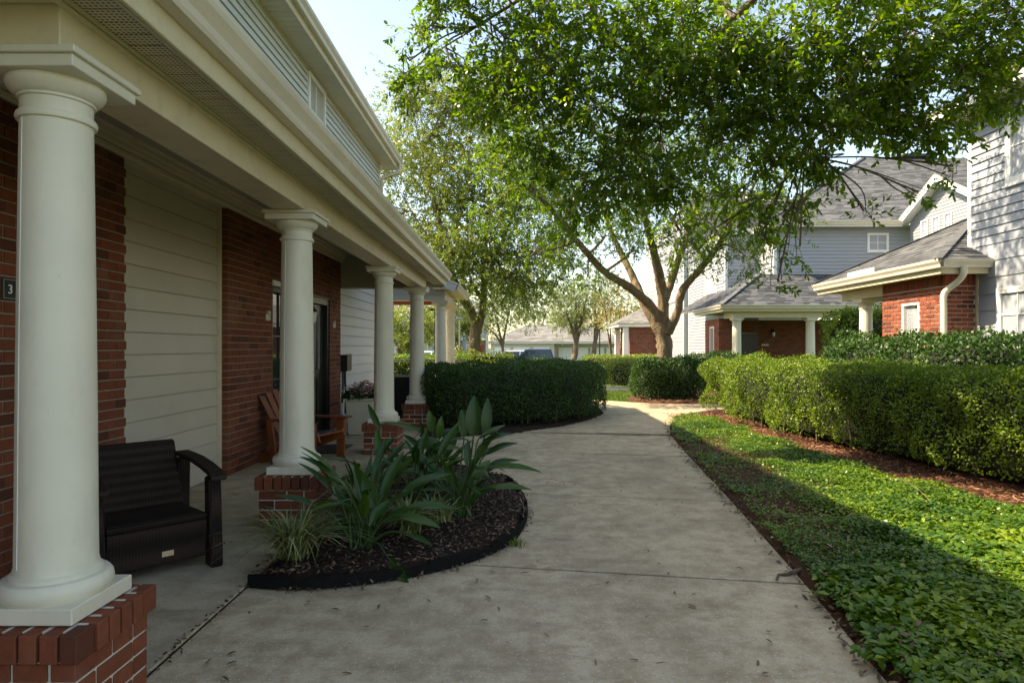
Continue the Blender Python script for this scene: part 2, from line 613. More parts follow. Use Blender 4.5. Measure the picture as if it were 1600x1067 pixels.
def leaves_arrays(pos, d, nrm, L, W, hexa=True, curl=.12):
    """leaf faces: base at pos, direction d, up nrm; arrays (n,3), (n,)"""
    n = len(pos)
    d = unit(d)
    s = unit(np.cross(d, nrm))
    u = np.cross(s, d)
    L = np.broadcast_to(np.asarray(L, float), (n,))[:, None]
    W = np.broadcast_to(np.asarray(W, float), (n,))[:, None] / 2
    if hexa:
        pts = [pos,
               pos + d * L * .32 + s * W * .85 + u * W * .25,
               pos + d * L * .68 + s * W * .9 + u * (W * .2 - L * curl * .4),
               pos + d * L - u * L * curl,
               pos + d * L * .68 - s * W * .9 + u * (W * .2 - L * curl * .4),
               pos + d * L * .32 - s * W * .85 + u * W * .25]
        V = np.stack(pts, 1).reshape(-1, 3)
        b = (np.arange(n) * 6)[:, None]
        F = [np.hstack([b, b + 1, b + 5]), np.hstack([b + 1, b + 2, b + 4, b + 5]), np.hstack([b + 2, b + 3, b + 4])]
        k = 6
    else:
        pts = [pos, pos + d * L * .5 + s * W + u * W * .2, pos + d * L, pos + d * L * .5 - s * W + u * W * .2]
        V = np.stack(pts, 1).reshape(-1, 3)
        b = (np.arange(n) * 4)[:, None]
        F = [np.hstack([b, b + 1, b + 2, b + 3])]
        k = 4
    return V, F, k


def leaf_obj(name, pos, d, nrm, L, W, mat, parent=None, hexa=True, curl=.12, rnd=None, kind='stuff'):
    V, F, k = leaves_arrays(pos, d, nrm, L, W, hexa, curl)
    if rnd is None: rnd = RNG.random(len(pos))
    me = np_mesh(name, V, F, mat, np.repeat(rnd, k))
    o = link(name, me)
    if parent is not None: adopt(o, parent)
    if kind: o['kind'] = kind
    return o


def catmull(pts, n=6):
    pts = [np.array(p, float) for p in pts]
    if len(pts) < 3:
        return [pts[0] + (pts[-1] - pts[0]) * t for t in np.linspace(0, 1, n)]
    q = [2 * pts[0] - pts[1]] + pts + [2 * pts[-1] - pts[-2]]
    out = []
    for i in range(1, len(q) - 2):
        for t in np.linspace(0, 1, n, endpoint=False):
            a, b, c, d = q[i - 1:i + 3]
            out.append(.5 * (2 * b + (c - a) * t + (2 * a - 5 * b + 4 * c - d) * t * t + (3 * b - a - 3 * c + d) * t ** 3))
    out.append(pts[-1])
    return out


# ---------------------------------------------------------------- bricks, siding, shingles, windows
_brick_cache = {}


def brick_mesh(sx, sy, sz, mat):
    key = (round(sx, 3), round(sy, 3), round(sz, 3), mat.name)
    if key not in _brick_cache:
        mb = MB().box(-sx / 2, sx / 2, -sy / 2, sy / 2, -sz / 2, sz / 2)
        mb.r = [0.0] * 8
        _brick_cache[key] = mb.mesh('brick', mat, bevel=.004)
    return _brick_cache[key]


def brick_at(parent, inv, c, size, mat, jitter=.0015):
    o = bpy.data.objects.new('brick', brick_mesh(*size, mat))
    COL.objects.link(o)
    o.parent = parent
    o.matrix_parent_inverse = inv
    o.location = (c[0] + random.uniform(-jitter, jitter), c[1] + random.uniform(-jitter, jitter), c[2])
    o.rotation_euler = (random.uniform(-.004, .004), random.uniform(-.004, .004), random.uniform(-.006, .006))
    return o


CH = .081      # brick course height
BL = .213      # brick pitch


def brick_face(parent, plane, at, a0, a1, z0, z1, single=None, mat=None, holes=(), skip_mb=None, depth=.09, out=1):
    """running-bond bricks on a wall face. plane 'x': face at X=at, runs along Y; 'y': face at Y=at, runs along X.
    out: +1/-1 direction the face looks. single(a,z) -> True to make that brick an object of its own."""
    mat = mat or M['brick']
    inv = parent_world(parent).inverted()
    joined = MB()
    nz = int((z1 - z0) / CH + .3)
    for k in range(nz):
        z = z0 + (k + .5) * CH
        off = (k % 2) * BL / 2
        a = a0 - off
        while a < a1 - .02:
            b0, b1 = max(a, a0), min(a + BL - .011, a1)
            a += BL
            if b1 - b0 < .025: continue
            segs = [(b0, b1)]
            for (h0, h1, hz0, hz1) in holes:
                if hz0 - .02 < z < hz1 + .02:
                    new = []
                    for s0, s1 in segs:
                        if s1 <= h0 or s0 >= h1: new.append((s0, s1)); continue
                        if s0 < h0 - .02: new.append((s0, h0))
                        if s1 > h1 + .02: new.append((h1, s1))
                    segs = new
            for s0, s1 in segs:
                L, c = s1 - s0, (s0 + s1) / 2
                cn = at - out * (depth / 2 - random.uniform(0, .002))
                if single and single(c, z):
                    if plane == 'x': brick_at(parent, inv, (cn, c, z), (depth, L, CH - .011), mat)
                    else: brick_at(parent, inv, (c, cn, z), (L, depth, CH - .011), mat)
                else:
                    j = random.uniform(-.001, .001)
                    if plane == 'x': joined.box(cn - depth / 2, cn + depth / 2, s0, s1, z - CH / 2 + .0055 + j, z + CH / 2 - .0055 + j)
                    else: joined.box(s0, s1, cn - depth / 2, cn + depth / 2, z - CH / 2 + .0055 + j, z + CH / 2 - .0055 + j)
    if joined.v:
        o = joined.build('brickwork', mat, parent, recalc=False)
        o['kind'] = 'stuff'
    return joined


def siding(parent, plane, at, a0, a1, z0, z1, expo, mat, out=1, single=True, holes=(), name='siding_board', wave=True):
    """lapped boards; wedge profile, the bottom edge proud"""
    joined = MB()
    k = 0
    z = z0
    t0, t1, gr = (.020 if expo > .15 else .026), .006, (.010 if expo > .15 else .013)
    while z < z1 - .01:
        zt = min(z + expo, z1)
        spans = [(a0, a1)]
        for h0, h1, hz0, hz1 in holes:
            if hz0 < (z + zt) / 2 < hz1:
                new = []
                for s0, s1 in spans:
                    if s1 <= h0 or s0 >= h1: new.append((s0, s1)); continue
                    if s0 < h0 - .01: new.append((s0, h0))
                    if s1 > h1 + .01: new.append((h1, s1))
                spans = new
        for s0, s1 in spans:
            mb = MB() if single else joined
            tt = t0 + random.uniform(-.001, .001)
            prof = [(at, z), (at + out * tt, z), (at + out * tt, z + .012), (at + out * t1, zt - gr), (at, zt - gr)]
            mb.prism(prof, s0, s1, 'y' if plane == 'x' else 'x')
            if single: mb.build(name, mat, parent)
        z = zt
        k += 1
    if not single and joined.v:
        o = joined.build('siding_boards', mat, parent)
        o['kind'] = 'stuff'


def shingles(parent, e0, e1, t0, t1, mat, course=.14, tab=.30, name='shingles', base=True):
    """stepped shingle courses on the roof plane with eave e0->e1 and top t0->t1 (t0 above e0)"""
    e0, e1, t0, t1 = (np.array(p, float) for p in (e0, e1, t0, t1))
    ed = e1 - e0
    n = np.cross(ed, (t0 + t1) / 2 - (e0 + e1) / 2)
    n /= np.linalg.norm(n)
    if n[2] < 0: n = -n
    H = np.linalg.norm(np.cross((t0 + t1) / 2 - e0, ed / np.linalg.norm(ed)))
    nc = max(2, int(H / course))
    mb = MB()
    for k in range(nc):
        f0, f1 = k / nc, (k + 1) / nc
        a0, a1 = e0 + (t0 - e0) * f0, e1 + (t1 - e1) * f0
        b0, b1 = e0 + (t0 - e0) * f1, e1 + (t1 - e1) * f1
        w = np.linalg.norm(a1 - a0)
        x = -random.uniform(0, tab)
        while x < w:
            xe = x + tab * random.uniform(.6, 1.3)
            u0, u1 = max(0, x) / max(w, 1e-6), min(w, xe) / max(w, 1e-6)
            x = xe
            if u1 - u0 < 1e-4: continue
            th = .010 + random.uniform(0, .007)
            pa0, pa1 = a0 + (a1 - a0) * u0, a0 + (a1 - a0) * u1
            pb0, pb1 = b0 + (b1 - b0) * u0, b0 + (b1 - b0) * u1
            mb.add([pa0, pa1, pa1 + n * th, pa0 + n * th, pb1 + n * .003, pb0 + n * .003],
                   [(0, 1, 2, 3), (3, 2, 4, 5)])
    o = mb.build(name, mat, parent, recalc=False)
    o['kind'] = 'stuff'
    if base:
        q = [e0, e1, t1, t0]
        d = n * .05
        MB().hexa([p - d - n * .002 for p in q], [p - n * .002 for p in q]).build('roof_deck', M['soffit_plain'], parent)


def window(parent, plane, at, a0, a1, z0, z1, out=1, cols=2, rows=2, frame=.06, blinds=False, glass=None, double=False, fm=None):
    """part 'window' (frame) with sub-parts pane, muntin, blind"""
    fm = fm or M['white']
    def bx(mb, b0, b1, n0, n1, zz0, zz1):
        x0, x1 = at + out * n0, at + out * n1
        if plane == 'x': mb.box(min(x0, x1), max(x0, x1), b0, b1, zz0, zz1)
        else: mb.box(b0, b1, min(x0, x1), max(x0, x1), zz0, zz1)
        return mb
    fr = MB()
    bx(fr, a0, a0 + frame, -.06, .03, z0, z1)
    bx(fr, a1 - frame, a1, -.06, .03, z0, z1)
    bx(fr, a0 + frame, a1 - frame, -.06, .03, z1 - frame, z1)
    bx(fr, a0 + frame, a1 - frame, -.06, .03, z0, z0 + frame)
    w = fr.build('window', fm, parent, bevel=.004)
    bx(MB(), a0 - .03, a1 + .03, .0, .055, z0 - .035, z0 - .001).build('sill', fm, w, bevel=.003)
    ia0, ia1, iz0, iz1 = a0 + frame, a1 - frame, z0 + frame, z1 - frame
    mt = MB()
    for i in range(1, cols):
        c = ia0 + (ia1 - ia0) * i / cols
        bx(mt, c - .011, c + .011, -.03, .004, iz0, iz1)
    for j in range(1, rows):
        c = iz0 + (iz1 - iz0) * j / rows
        hw = .022 if (double and j == rows // 2) else .011
        bx(mt, ia0, ia1, -.032, .006, c - hw, c + hw)
    if mt.v: mt.build('muntin', fm, w)
    for i in range(cols):
        for j in range(rows):
            p0, p1 = ia0 + (ia1 - ia0) * i / cols, ia0 + (ia1 - ia0) * (i + 1) / cols
            q0, q1 = iz0 + (iz1 - iz0) * j / rows, iz0 + (iz1 - iz0) * (j + 1) / rows
            bx(MB(), p0, p1, -.045 if not blinds else -.024, -.04 if not blinds else -.020, q0, q1).build('pane', M['clear'] if blinds else (glass or M['glass']), w)
    if blinds:
        z = iz0 + .01
        bm = MB()
        while z < iz1:
            x0, x1 = at - out * .058, at - out * .030
            lo, hi = (z, z + .036)
            if plane == 'x': bm.add([(x0, ia0, hi), (x0, ia1, hi), (x1, ia1, lo), (x1, ia0, lo)], [(0, 1, 2, 3)])
            else: bm.add([(ia0, x0, hi), (ia1, x0, hi), (ia1, x1, lo), (ia0, x1, lo)], [(0, 1, 2, 3)])
            z += .04
        b = bm.build('blind', M['blind'], w)
        bx(MB(), ia0, ia1, -.12, -.10, iz0, iz1).build('window_back', M['black'], w)
    return w


def clear_glass():
    """thin pane: see-through with a mirror reflection"""
    m, nt, b = nt_new('clear_glass')
    t = N(nt, 'ShaderNodeBsdfTransparent')
    g = N(nt, 'ShaderNodeBsdfGlossy')
    g.inputs['Roughness'].default_value = .02
    mx = N(nt, 'ShaderNodeMixShader')
    mx.inputs[0].default_value = .09
    nt.links.new(t.outputs[0], mx.inputs[1])
    nt.links.new(g.outputs[0], mx.inputs[2])
    nt.links.new(mx.outputs[0], nt.nodes['Material Output'].inputs[0])
    return m


M['clear'] = clear_glass()


def gutter_profile(x, z, out=1, w=.12, h=.14):
    """ogee gutter section, back at x, bottom at z"""
    p = [(0, 0), (w * .55, 0), (w * .62, h * .12), (w * .66, h * .35), (w * .82, h * .55), (w * .95, h * .70), (w, h * .86), (w, h),
         (w * .9, h), (w * .9, h * .88), (w * .58, h * .4), (w * .52, h * .08), (.006, h * .08), (.006, h), (0, h)]
    return [(x + out * a, z + b) for a, b in p]


def column_meshes(shaft_r0, shaft_r1, z0, z1, name_mat):
    """Tuscan column: base torus + tapered shaft + neck ring + echinus (lathe profile)"""
    h = z1 - z0
    prof = [(shaft_r0 * 1.31, z0), (shaft_r0 * 1.37, z0 + .014), (shaft_r0 * 1.40, z0 + .036), (shaft_r0 * 1.37, z0 + .058), (shaft_r0 * 1.29, z0 + .073),
            (shaft_r0 * 1.14, z0 + .076), (shaft_r0 * 1.13, z0 + .090), (shaft_r0 * 1.05, z0 + .098), (shaft_r0 * 1.01, z0 + .125)]
    for t in np.linspace(.1, 1, 9):
        r = shaft_r0 + (shaft_r1 - shaft_r0) * (t ** 1.4)
        prof.append((r, z0 + .125 + (h - .285) * t))
    zn = z0 + .125 + (h - .285)
    prof += [(shaft_r1 * 1.09, zn + .004), (shaft_r1 * 1.12, zn + .017), (shaft_r1 * 1.09, zn + .030), (shaft_r1, zn + .034),
             (shaft_r1, zn + .084), (shaft_r1 * 1.07, zn + .087), (shaft_r1 * 1.07, zn + .097), (shaft_r1 * 1.12, zn + .099), (shaft_r1 * 1.20, zn + .108),
             (shaft_r1 * 1.31, zn + .125), (shaft_r1 * 1.37, zn + .142), (shaft_r1 * 1.37, zn + .16)]
    return prof


def porch_column(building, cx, cy, zbase, ztop, pier=True, r0=.142, r1=.125, plinth=.38, singles=True):
    col = empty('porch_column', (cx, cy, 0), building)
    inv = parent_world(col).inverted()
    h = plinth / 2
    zc = .43 if pier else zbase
    MB().box(cx - h, cx + h, cy - h, cy + h, zc + .001, zc + .064).build('plinth', M['column'], col, bevel=.004)
    MB().lathe(column_meshes(r0, r1, zc + .064, ztop - .075, None), cx, cy, 40).build('shaft', M['column'], col, smooth=True)
    sp = [(rr_ + .0008, zz_) for rr_, zz_ in column_meshes(r0, r1, zc + .064, ztop - .075, None)[8:18]]
    MB().tube([(cx + rr_ * math.cos(-2.05), cy + rr_ * math.sin(-2.05), zz_) for rr_, zz_ in sp], .0016, 4).build('seam', M['white'], col)
    a = .20
    ab = MB().box(cx - a, cx + a, cy - a, cy + a, ztop - .075, ztop - .028)
    ab.box(cx - a - .016, cx + a + .016, cy - a - .016, cy + a + .016, ztop - .028, ztop - .001)
    ab.build('abacus', M['column'], col, bevel=.003)
    if pier:
        g = .225
        MB().box(cx - g, cx + g, cy - g, cy + g, -.02, .425).build('mortar_core', M['mortar_pale'], col)
        # body: four courses, pinwheel
        for k in range(4):
            z = -.004 + (k + .5) * .0795
            o = .233
            for s in range(4):
                ang = s * math.pi / 2
                for (u0, u1) in (((-o, -.012), (0.0, o - .105)) if k % 2 else ((-o, -.112), (-.100, o - .105))):
                    L, uc = u1 - u0, (u0 + u1) / 2
                    x, y = uc, -(o - .047)
                    wx, wy = x * math.cos(ang) - y * math.sin(ang), x * math.sin(ang) + y * math.cos(ang)
                    sz = (L, .094, .0685) if s % 2 == 0 else (.094, L, .0685)
                    brick_at(col, inv, (cx + wx, cy + wy, z), sz, M['brick'])
        # rowlock cap
        o = .262
        for i in range(7):
            x = -o + .0375 + i * (2 * o - .075) / 6
            for sg in (-1, 1):
                brick_at(col, inv, (cx + x, cy + sg * (o - .05), .373), (.064, .10, .106), M['brick'])
        for i in range(4):
            y = -(o - .146) + i * (2 * (o - .146)) / 3
            for sg in (-1, 1):
                brick_at(col, inv, (cx + sg * (o - .10), cy + y, .373), (.20, .064, .106), M['brick'])
    return col

# ================================================================ SETTING: ground, walk, porch floor, beds
def zg(y):
    """ground level: falls gently towards the car park"""
    t = min(max((y - 19) / 16, 0), 1)
    return -.45 * t * t * (3 - 2 * t)


gy = [-40, -10, 0, 10, 19] + list(np.linspace(20, 36, 17)) + [60, 120, 400, 1500]
gx = [-1500, -300, -80, -30, -10, 0, 10, 30, 80, 300, 1500]
V = [(x, y, zg(y) - .06) for y in gy for x in gx]
nx = len(gx)
F = [(j * nx + i, j * nx + i + 1, (j + 1) * nx + i + 1, (j + 1) * nx + i) for j in range(len(gy) - 1) for i in range(nx - 1)]
MB().add(V, F).build('ground', M['lawn'], recalc=False)['kind'] = 'structure'

# car park
mb = MB()
ys = [37, 45, 60, 74]
mb.add([(x, y, zg(y) - .052) for y in ys for x in (-40, 40)], [(2 * i, 2 * i + 1, 2 * i + 3, 2 * i + 2) for i in range(3)])
mb.build('car_park', M['asphalt'], recalc=False)['kind'] = 'structure'
kb = MB().box(-40, 40, 36.85, 37, -.6, -.35)
kb.build('kerb', M['porch_concrete'])['kind'] = 'structure'

# concrete walk: slabs with recessed joints
walk = empty('walkway')
walk['kind'] = 'structure'
soil = MB().box(-1.70, 2.2, -3, 11.6, -.3, -.032).box(-1.70, 2.5, 11.605, 18.9, -.3, -.0145)
soil.build('joint_bed', M['mulch_dark'], walk)
MB().box(-1.682, -1.656, -3, 19, -.2, -.0105).build('joint_filler', M['mulch_dark'], walk)


def right_edge(y):
    return float(np.interp(y, [-4, 2.82, 4.09, 6.5, 9, 10.8, 12.1, 13.5, 14.6, 15.4], [1.3, 1.66, 1.84, 2.13, 2.40, 2.62, 2.92, 3.45, 4.1, 5.2]))


def slab(ya, yb, name='slab'):
    """from joint line ya to yb (values at x=0); joints lean a little"""
    lean = -.168
    L = -1.663
    pl, pr = [], []
    for t in np.linspace(0, 1, 9):
        yl = ya + (yb - ya) * t + lean * L
        y0 = ya + (yb - ya) * t
        x = right_edge(y0 + lean * 2)
        pr.append((x, y0 + lean * x))
        pl.append((L, yl))
    poly = pl[::-1] + pr if False else [pl[0]] + pr + [pl[-1]]
    mb = MB().prism(poly, -.09, -.007 if int(ya * 10) % 2 else .003, 'z')
    return mb.build(name, M['concrete'], walk, bevel=.004)


J = [-3.0, -.4, 1.95, 4.34, 6.55, 9.15, 11.2]
for a, b in zip(J[:-1], J[1:]):
    slab(a + .017, b - .017)
# far part: fan where the walk turns left behind the hedge and right to the next door
far = [(-1.663, 11.2 + .007 + .279)]
for y in (11.0, 11.6, 12.1, 12.8, 13.5, 14.0, 14.6, 15.0, 15.4):
    far.append((right_edge(y), y))
far += [(6.5, 15.6), (6.5, 16.9), (5.0, 16.75), (3.9, 16.9), (3.2, 17.3), (2.6, 17.9), (1.9, 18.6), (.9, 19), (-1.663, 19)]
MB().prism(far, -.09, 0, 'z').build('slab', M['concrete'], walk, bevel=.005)
# crack with a root at the right edge of the near joint
mb = MB().tube([(1.66, 4.07, .004), (1.71, 4.16, .006), (1.77, 4.17, .004), (1.84, 4.21, .012), (1.93, 4.24, .02), (2.05, 4.19, .03)], [.006, .008, .01, .013, .012, .008], 6)
tag(mb.build('surface_root', M['bark'], smooth=True), 'thin brown root crossing the cracked right edge of the walk', 'root')

porch_floor = empty('porch_floor')
porch_floor['kind'] = 'structure'
yy = [-3.0, 2.2, 5.6, 9.2, 12.9, 19]
for a, b in zip(yy[:-1], yy[1:]):
    MB().box(-3.9 if a < 12 else -6, -1.677, a + .005, b - .005, -.09, .002).build('slab', M['porch_concrete'], porch_floor, bevel=.003)

# far side walk beyond the lawn
tag(MB().prism([(2.5, 23.2), (4.9, 23.9), (5.4, 25.6), (2.0, 26.6)], -.3, zg(24.5) + .012, 'z').build('path', M['concrete']), kind='structure')


def patch(name, outline, h, mat, kind='structure', noise_amp=.02, step=.14, edge=.12):
    """low mound of mulch over an outline: grid with height falling to the rim"""
    pts = np.array(outline, float)
    x0, y0 = pts.min(0)
    x1, y1 = pts.max(0)
    gx_ = np.arange(x0 - step, x1 + step * 1.5, step)
    gy_ = np.arange(y0 - step, y1 + step * 1.5, step)
    X, Yg = np.meshgrid(gx_, gy_)
    a = pts
    b = np.roll(pts, -1, 0)
    q = np.stack([X.ravel(), Yg.ravel()], 1)
    ins, dist = inside(q, pts)
    sd = np.where(ins, dist, -dist)
    hz = h * np.clip(sd / edge, -1.5, 1)
    hz = np.where(sd > 0, h * np.sqrt(np.clip(sd / edge, 0, 1)), -.03)
    hz = hz + np.where(sd > 0, (RNG.random(len(hz)) - .5) * noise_amp, 0)
    keep = sd.reshape(X.shape)
    idx = np.arange(X.size).reshape(X.shape)
    ok = (keep[:-1, :-1] > -step * 1.2) & (keep[1:, 1:] > -step * 1.2) & (keep[:-1, 1:] > -step * 1.2) & (keep[1:, :-1] > -step * 1.2)
    Fq = np.stack([idx[:-1, :-1][ok], idx[:-1, 1:][ok], idx[1:, 1:][ok], idx[1:, :-1][ok]], 1)
    # snap outside vertices onto the outline
    qs = q.copy()
    out_m = ~ins
    qs[out_m] = nearest(q[out_m], pts)
    Vv = np.column_stack([qs, hz + np.array([zg(v) for v in qs[:, 1]])])
    me = np_mesh(name, Vv, Fq, mat, np.zeros(len(Vv)), smooth=True)
    o = link(name, me)
    if kind: o['kind'] = kind
    return o


def inside(q, pts):
    a, b = pts, np.roll(pts, -1, 0)
    ins = np.zeros(len(q), bool)
    dist = np.full(len(q), 1e9)
    for (ax, ay), (bx, by) in zip(a, b):
        cond = ((ay > q[:, 1]) != (by > q[:, 1]))
        with np.errstate(divide='ignore', invalid='ignore'):
            xi = (bx - ax) * (q[:, 1] - ay) / (by - ay + 1e-12) + ax
        ins ^= cond & (q[:, 0] < xi)
        d = np.array([bx - ax, by - ay])
        L2 = (d ** 2).sum() + 1e-12
        t = np.clip(((q - [ax, ay]) @ d) / L2, 0, 1)
        pr = np.array([ax, ay]) + t[:, None] * d
        dist = np.minimum(dist, np.linalg.norm(q - pr, axis=1))
    return ins, dist


def nearest(q, pts):
    best = np.full(len(q), 1e9)
    res = q.copy()
    for (ax, ay), (bx, by) in zip(pts, np.roll(pts, -1, 0)):
        d = np.array([bx - ax, by - ay])
        t = np.clip(((q - [ax, ay]) @ d) / ((d ** 2).sum() + 1e-12), 0, 1)
        pr = np.array([ax, ay]) + t[:, None] * d
        dd = np.linalg.norm(q - pr, axis=1)
        m = dd < best
        best[m] = dd[m]
        res[m] = pr[m]
    return res


BED = [(-1.655, 3.97), (-1.45, 3.93), (-1.2, 3.94), (-.85, 4.05), (-.5, 4.26), (-.22, 4.54), (-.03, 4.88), (.07, 5.35), (.10, 5.9),
       (.03, 6.6), (-.16, 7.15), (-.5, 7.6), (-1.0, 7.9), (-1.655, 8.0)]
patch('planting_bed', BED, .075, M['mulch_dark'])
HEDGE_BED = [(-1.66, 10.7), (-1.1, 10.6), (-.06, 11.05), (.9, 12.0), (1.55, 13.1), (2.0, 14.3), (2.12, 15.4), (1.8, 17.2), (1.0, 18.4), (-.8, 18.5), (-1.6, 18.0)]
patch('hedge_bed', HEDGE_BED, .05, M['mulch_dark'])
RE = [(right_edge(y) + .005, y) for y in (0.5, 2, 2.82, 4.09, 5.3, 6.5, 9, 10.8, 12.1, 13.5, 14.6, 15.4)]
RIGHT_BED = RE + [(8.34, 15.6), (8.34, 0.5)]
patch('right_bed', RIGHT_BED, .035, M['mulch'], step=.18, edge=.05)
BUSH_BED = [(6.5, 17.0), (5.0, 16.8), (3.9, 16.95), (3.35, 17.3), (3.1, 17.8), (3.3, 18.8), (3.9, 20.5), (5.5, 22.5), (7.4, 22), (7.4, 17)]
patch('bush_bed', BUSH_BED, .05, M['mulch'])


def scatter_poly(poly, n, rng=RNG):
    pts = np.array(poly, float)
    lo, hi = pts.min(0), pts.max(0)
    out = np.zeros((0, 2))
    while len(out) < n:
        q = lo + (hi - lo) * rng.random((n, 2))
        ins, _ = inside(q, pts)
        out = np.vstack([out, q[ins]])
    return out[:n]


def flat_scatter(name, xy, z, L, W, mat, tilt=.35, parent=None, kind='stuff', curl=.1):
    n = len(xy)
    a = RNG.random(n) * 2 * math.pi
    d = np.column_stack([np.cos(a), np.sin(a), RNG.normal(0, tilt, n)])
    nr = np.column_stack([RNG.normal(0, tilt, n), RNG.normal(0, tilt, n), np.ones(n)])
    pos = np.column_stack([xy, np.broadcast_to(z, (n,))])
    return leaf_obj(name, pos, d, nr, L * RNG.uniform(.6, 1.4, n), W * RNG.uniform(.6, 1.4, n), mat, parent, curl=curl, kind=kind)


tag(flat_scatter('mulch_chips', scatter_poly(BED, 6500), .085, .042, .014, M['chip']), 'dark brown mulch chips in the curved bed', 'mulch')
strip = [(3.2, 14), (4.6, 14), (4.9, 9), (5.3, 4), (3.4, 3.8), (3.4, 9)]
tag(flat_scatter('red_mulch_chips', scatter_poly(strip, 11000), .05, .06, .013, M['chip_red']), 'reddish pine mulch along the right hedge', 'mulch')
tag(flat_scatter('pine_mulch', scatter_poly([(3.3, 17.4), (5, 16.9), (6.4, 17.1), (6.4, 18.5), (3.5, 18.4)], 2500), .065, .07, .02, M['chip_red']), 'reddish mulch around the rounded bush', 'mulch')

# black edging strip round the near bed: short segments, scalloped top
edge_pts = catmull([(x, y, 0) for x, y in BED], 5)
mb = MB()
for i in range(len(edge_pts) - 1):
    a, b = edge_pts[i], edge_pts[i + 1]
    d = b - a
    nrm = np.array([-d[1], d[0], 0]) / (np.linalg.norm(d) + 1e-9) * .014
    h = .066 + random.uniform(-.010, .010) + .012 * math.sin(i * .7)
    mb.hexa([a - nrm, b - nrm, b + nrm, a + nrm], [a - nrm * .6 + (0, 0, h), b - nrm * .6 + (0, 0, h), b + nrm * .6 + (0, 0, h), a + nrm * .6 + (0, 0, h)])
tag(mb.build('bed_edging', M['edging']), 'black rubber edging curving round the paddle-leaf plant bed', 'edging')

# ================================================================ LEFT BUILDING
WX = -3.30      # brick face
SX = -3.42      # siding in the filled-in opening
lb = empty('apartment_building', (-3.3, 8, 0))
tag(lb, 'two-storey brick and siding building with white-columned porch along the walk', 'building')

# --- walls, ground floor
bw = empty('brick_wall', (WX, 7, 0), lb)
DOOR = (10.42, 11.40, 0, 2.32)
SIDE = (8.70, 9.72, .35, 2.32)
back = MB()
for y0, y1, z0, z1 in ((-3, 5.42, 0, 3.3), (7.36, 8.70, 0, 3.3), (8.70, 9.72, 0, .35), (8.70, 9.72, 2.32, 3.3), (9.72, 10.42, 0, 3.3), (10.42, 11.4, 2.32, 3.3), (11.4, 12.08, 0, 3.3)):
    back.box(-3.6, WX - .008, y0, y1, z0, z1)
back.build('mortar_bed', M['mortar'], bw)


def wall_single(a, z):
    return z > .0 and (4.90 < a < 5.45 or 4.0 < a < 4.22 and .2 < z < 3.0 or 7.3 < a < 8.25)


brick_face(bw, 'x', WX, -3, 5.43, .0, 3.1, wall_single)
brick_face(bw, 'x', WX, 7.35, 12.09, .0, 3.1, wall_single, holes=(DOOR, SIDE))
# brick returns beside the filled-in opening
brick_face(bw, 'y', 7.352, SX - .02, WX - .095, 0, 3.1, None, out=-1, depth=.05)

pn = empty('siding_panel', (SX, 6.4, 0), lb)
MB().box(SX - .06, SX - .001, 5.35, 7.42, 0, 3.3).build('sheathing', M['ceiling'], pn)
siding(pn, 'x', SX, 5.30, 7.31, .02, 3.12, .2, M['siding'])
MB().box(SX - .005, SX + .055, 7.315, 7.347, 0, 3.1).build('corner_trim', M['trim'], pn, bevel=.003)
# outlet cover on the panel
ob = MB().box(SX + .005, SX + .06, 6.20, 6.32, .30, .47)
ob.box(SX + .06, SX + .075, 6.185, 6.335, .285, .485)
ob.build('outlet_cover', M['column'], pn, bevel=.006)
MB().box(SX + .075, SX + .08, 6.21, 6.25, .31, .46).build('outlet_shadow_gap', M['metal'], pn)  # raised grey strip standing in for a shadow gap on the cover

# siding beyond the brick: ground floor, catches skylight
ew = empty('end_siding', (-3.4, 14, 0), lb)
MB().box(-3.6, -3.405, 12.085, 15.9, 0, 3.4).build('sheathing', M['ceiling'], ew)
siding(ew, 'x', -3.40, 12.09, 15.82, .12, 3.4, .2, M['siding_white'])
MB().box(-3.42, -3.372, 15.82, 15.92, 0, 3.4).build('corner_trim', M['white'], ew, bevel=.003)
MB().box(-3.41, -3.37, 12.09, 15.82, .0, .115).build('base_trim', M['siding_white'], ew)

# door and sidelight window
dr = empty('entry_door', (WX - .1, 10.9, 0), lb)
MB().box(WX - .14, WX - .10, 10.50, 11.32, .02, 2.22).build('door_leaf', M['door'], dr, bevel=.004)
fr = MB().box(WX - .16, WX - .02, 10.425, 10.50, 0, 2.32).box(WX - .16, WX - .02, 11.32, 11.395, 0, 2.32).box(WX - .16, WX - .02, 10.50, 11.32, 2.22, 2.32)
fr.build('door_frame', M['door'], dr, bevel=.004)
for y0, y1 in ((10.58, 10.86), (10.96, 11.24)):
    for z0, z1 in ((.2, .95), (1.1, 2.05)):
        MB().box(WX - .099, WX - .088, y0, y1, z0, z1).build('door_panel', M['door'] if z0 < 1 else M['glass'], dr, bevel=.004)
MB().tube([(WX - .10, 10.56, 1.02), (WX - .05, 10.56, 1.02), (WX - .045, 10.66, 1.02)], .011, 8).build('door_handle', M['brass'], dr, smooth=True)
MB().box(WX - .16, WX + .05, 10.40, 11.42, -.01, .025).build('threshold', M['metal'], dr)
sw = window(lb, 'x', WX - .05, 8.705, 9.715, .355, 2.315, 1, 2, 3, .07, glass=M['glass'], fm=M['door'])
MB().box(WX - .05, WX + .025, 8.69, 9.73, 2.325, 2.40).build('window_head', M['white'], lb, bevel=.004)
# black sheet standing in for the dark room behind the sidelight
MB().box(-3.62, -3.60, 8.6, 11.5, 0, 2.5).build('dark_room_sheet', M['black'], lb)

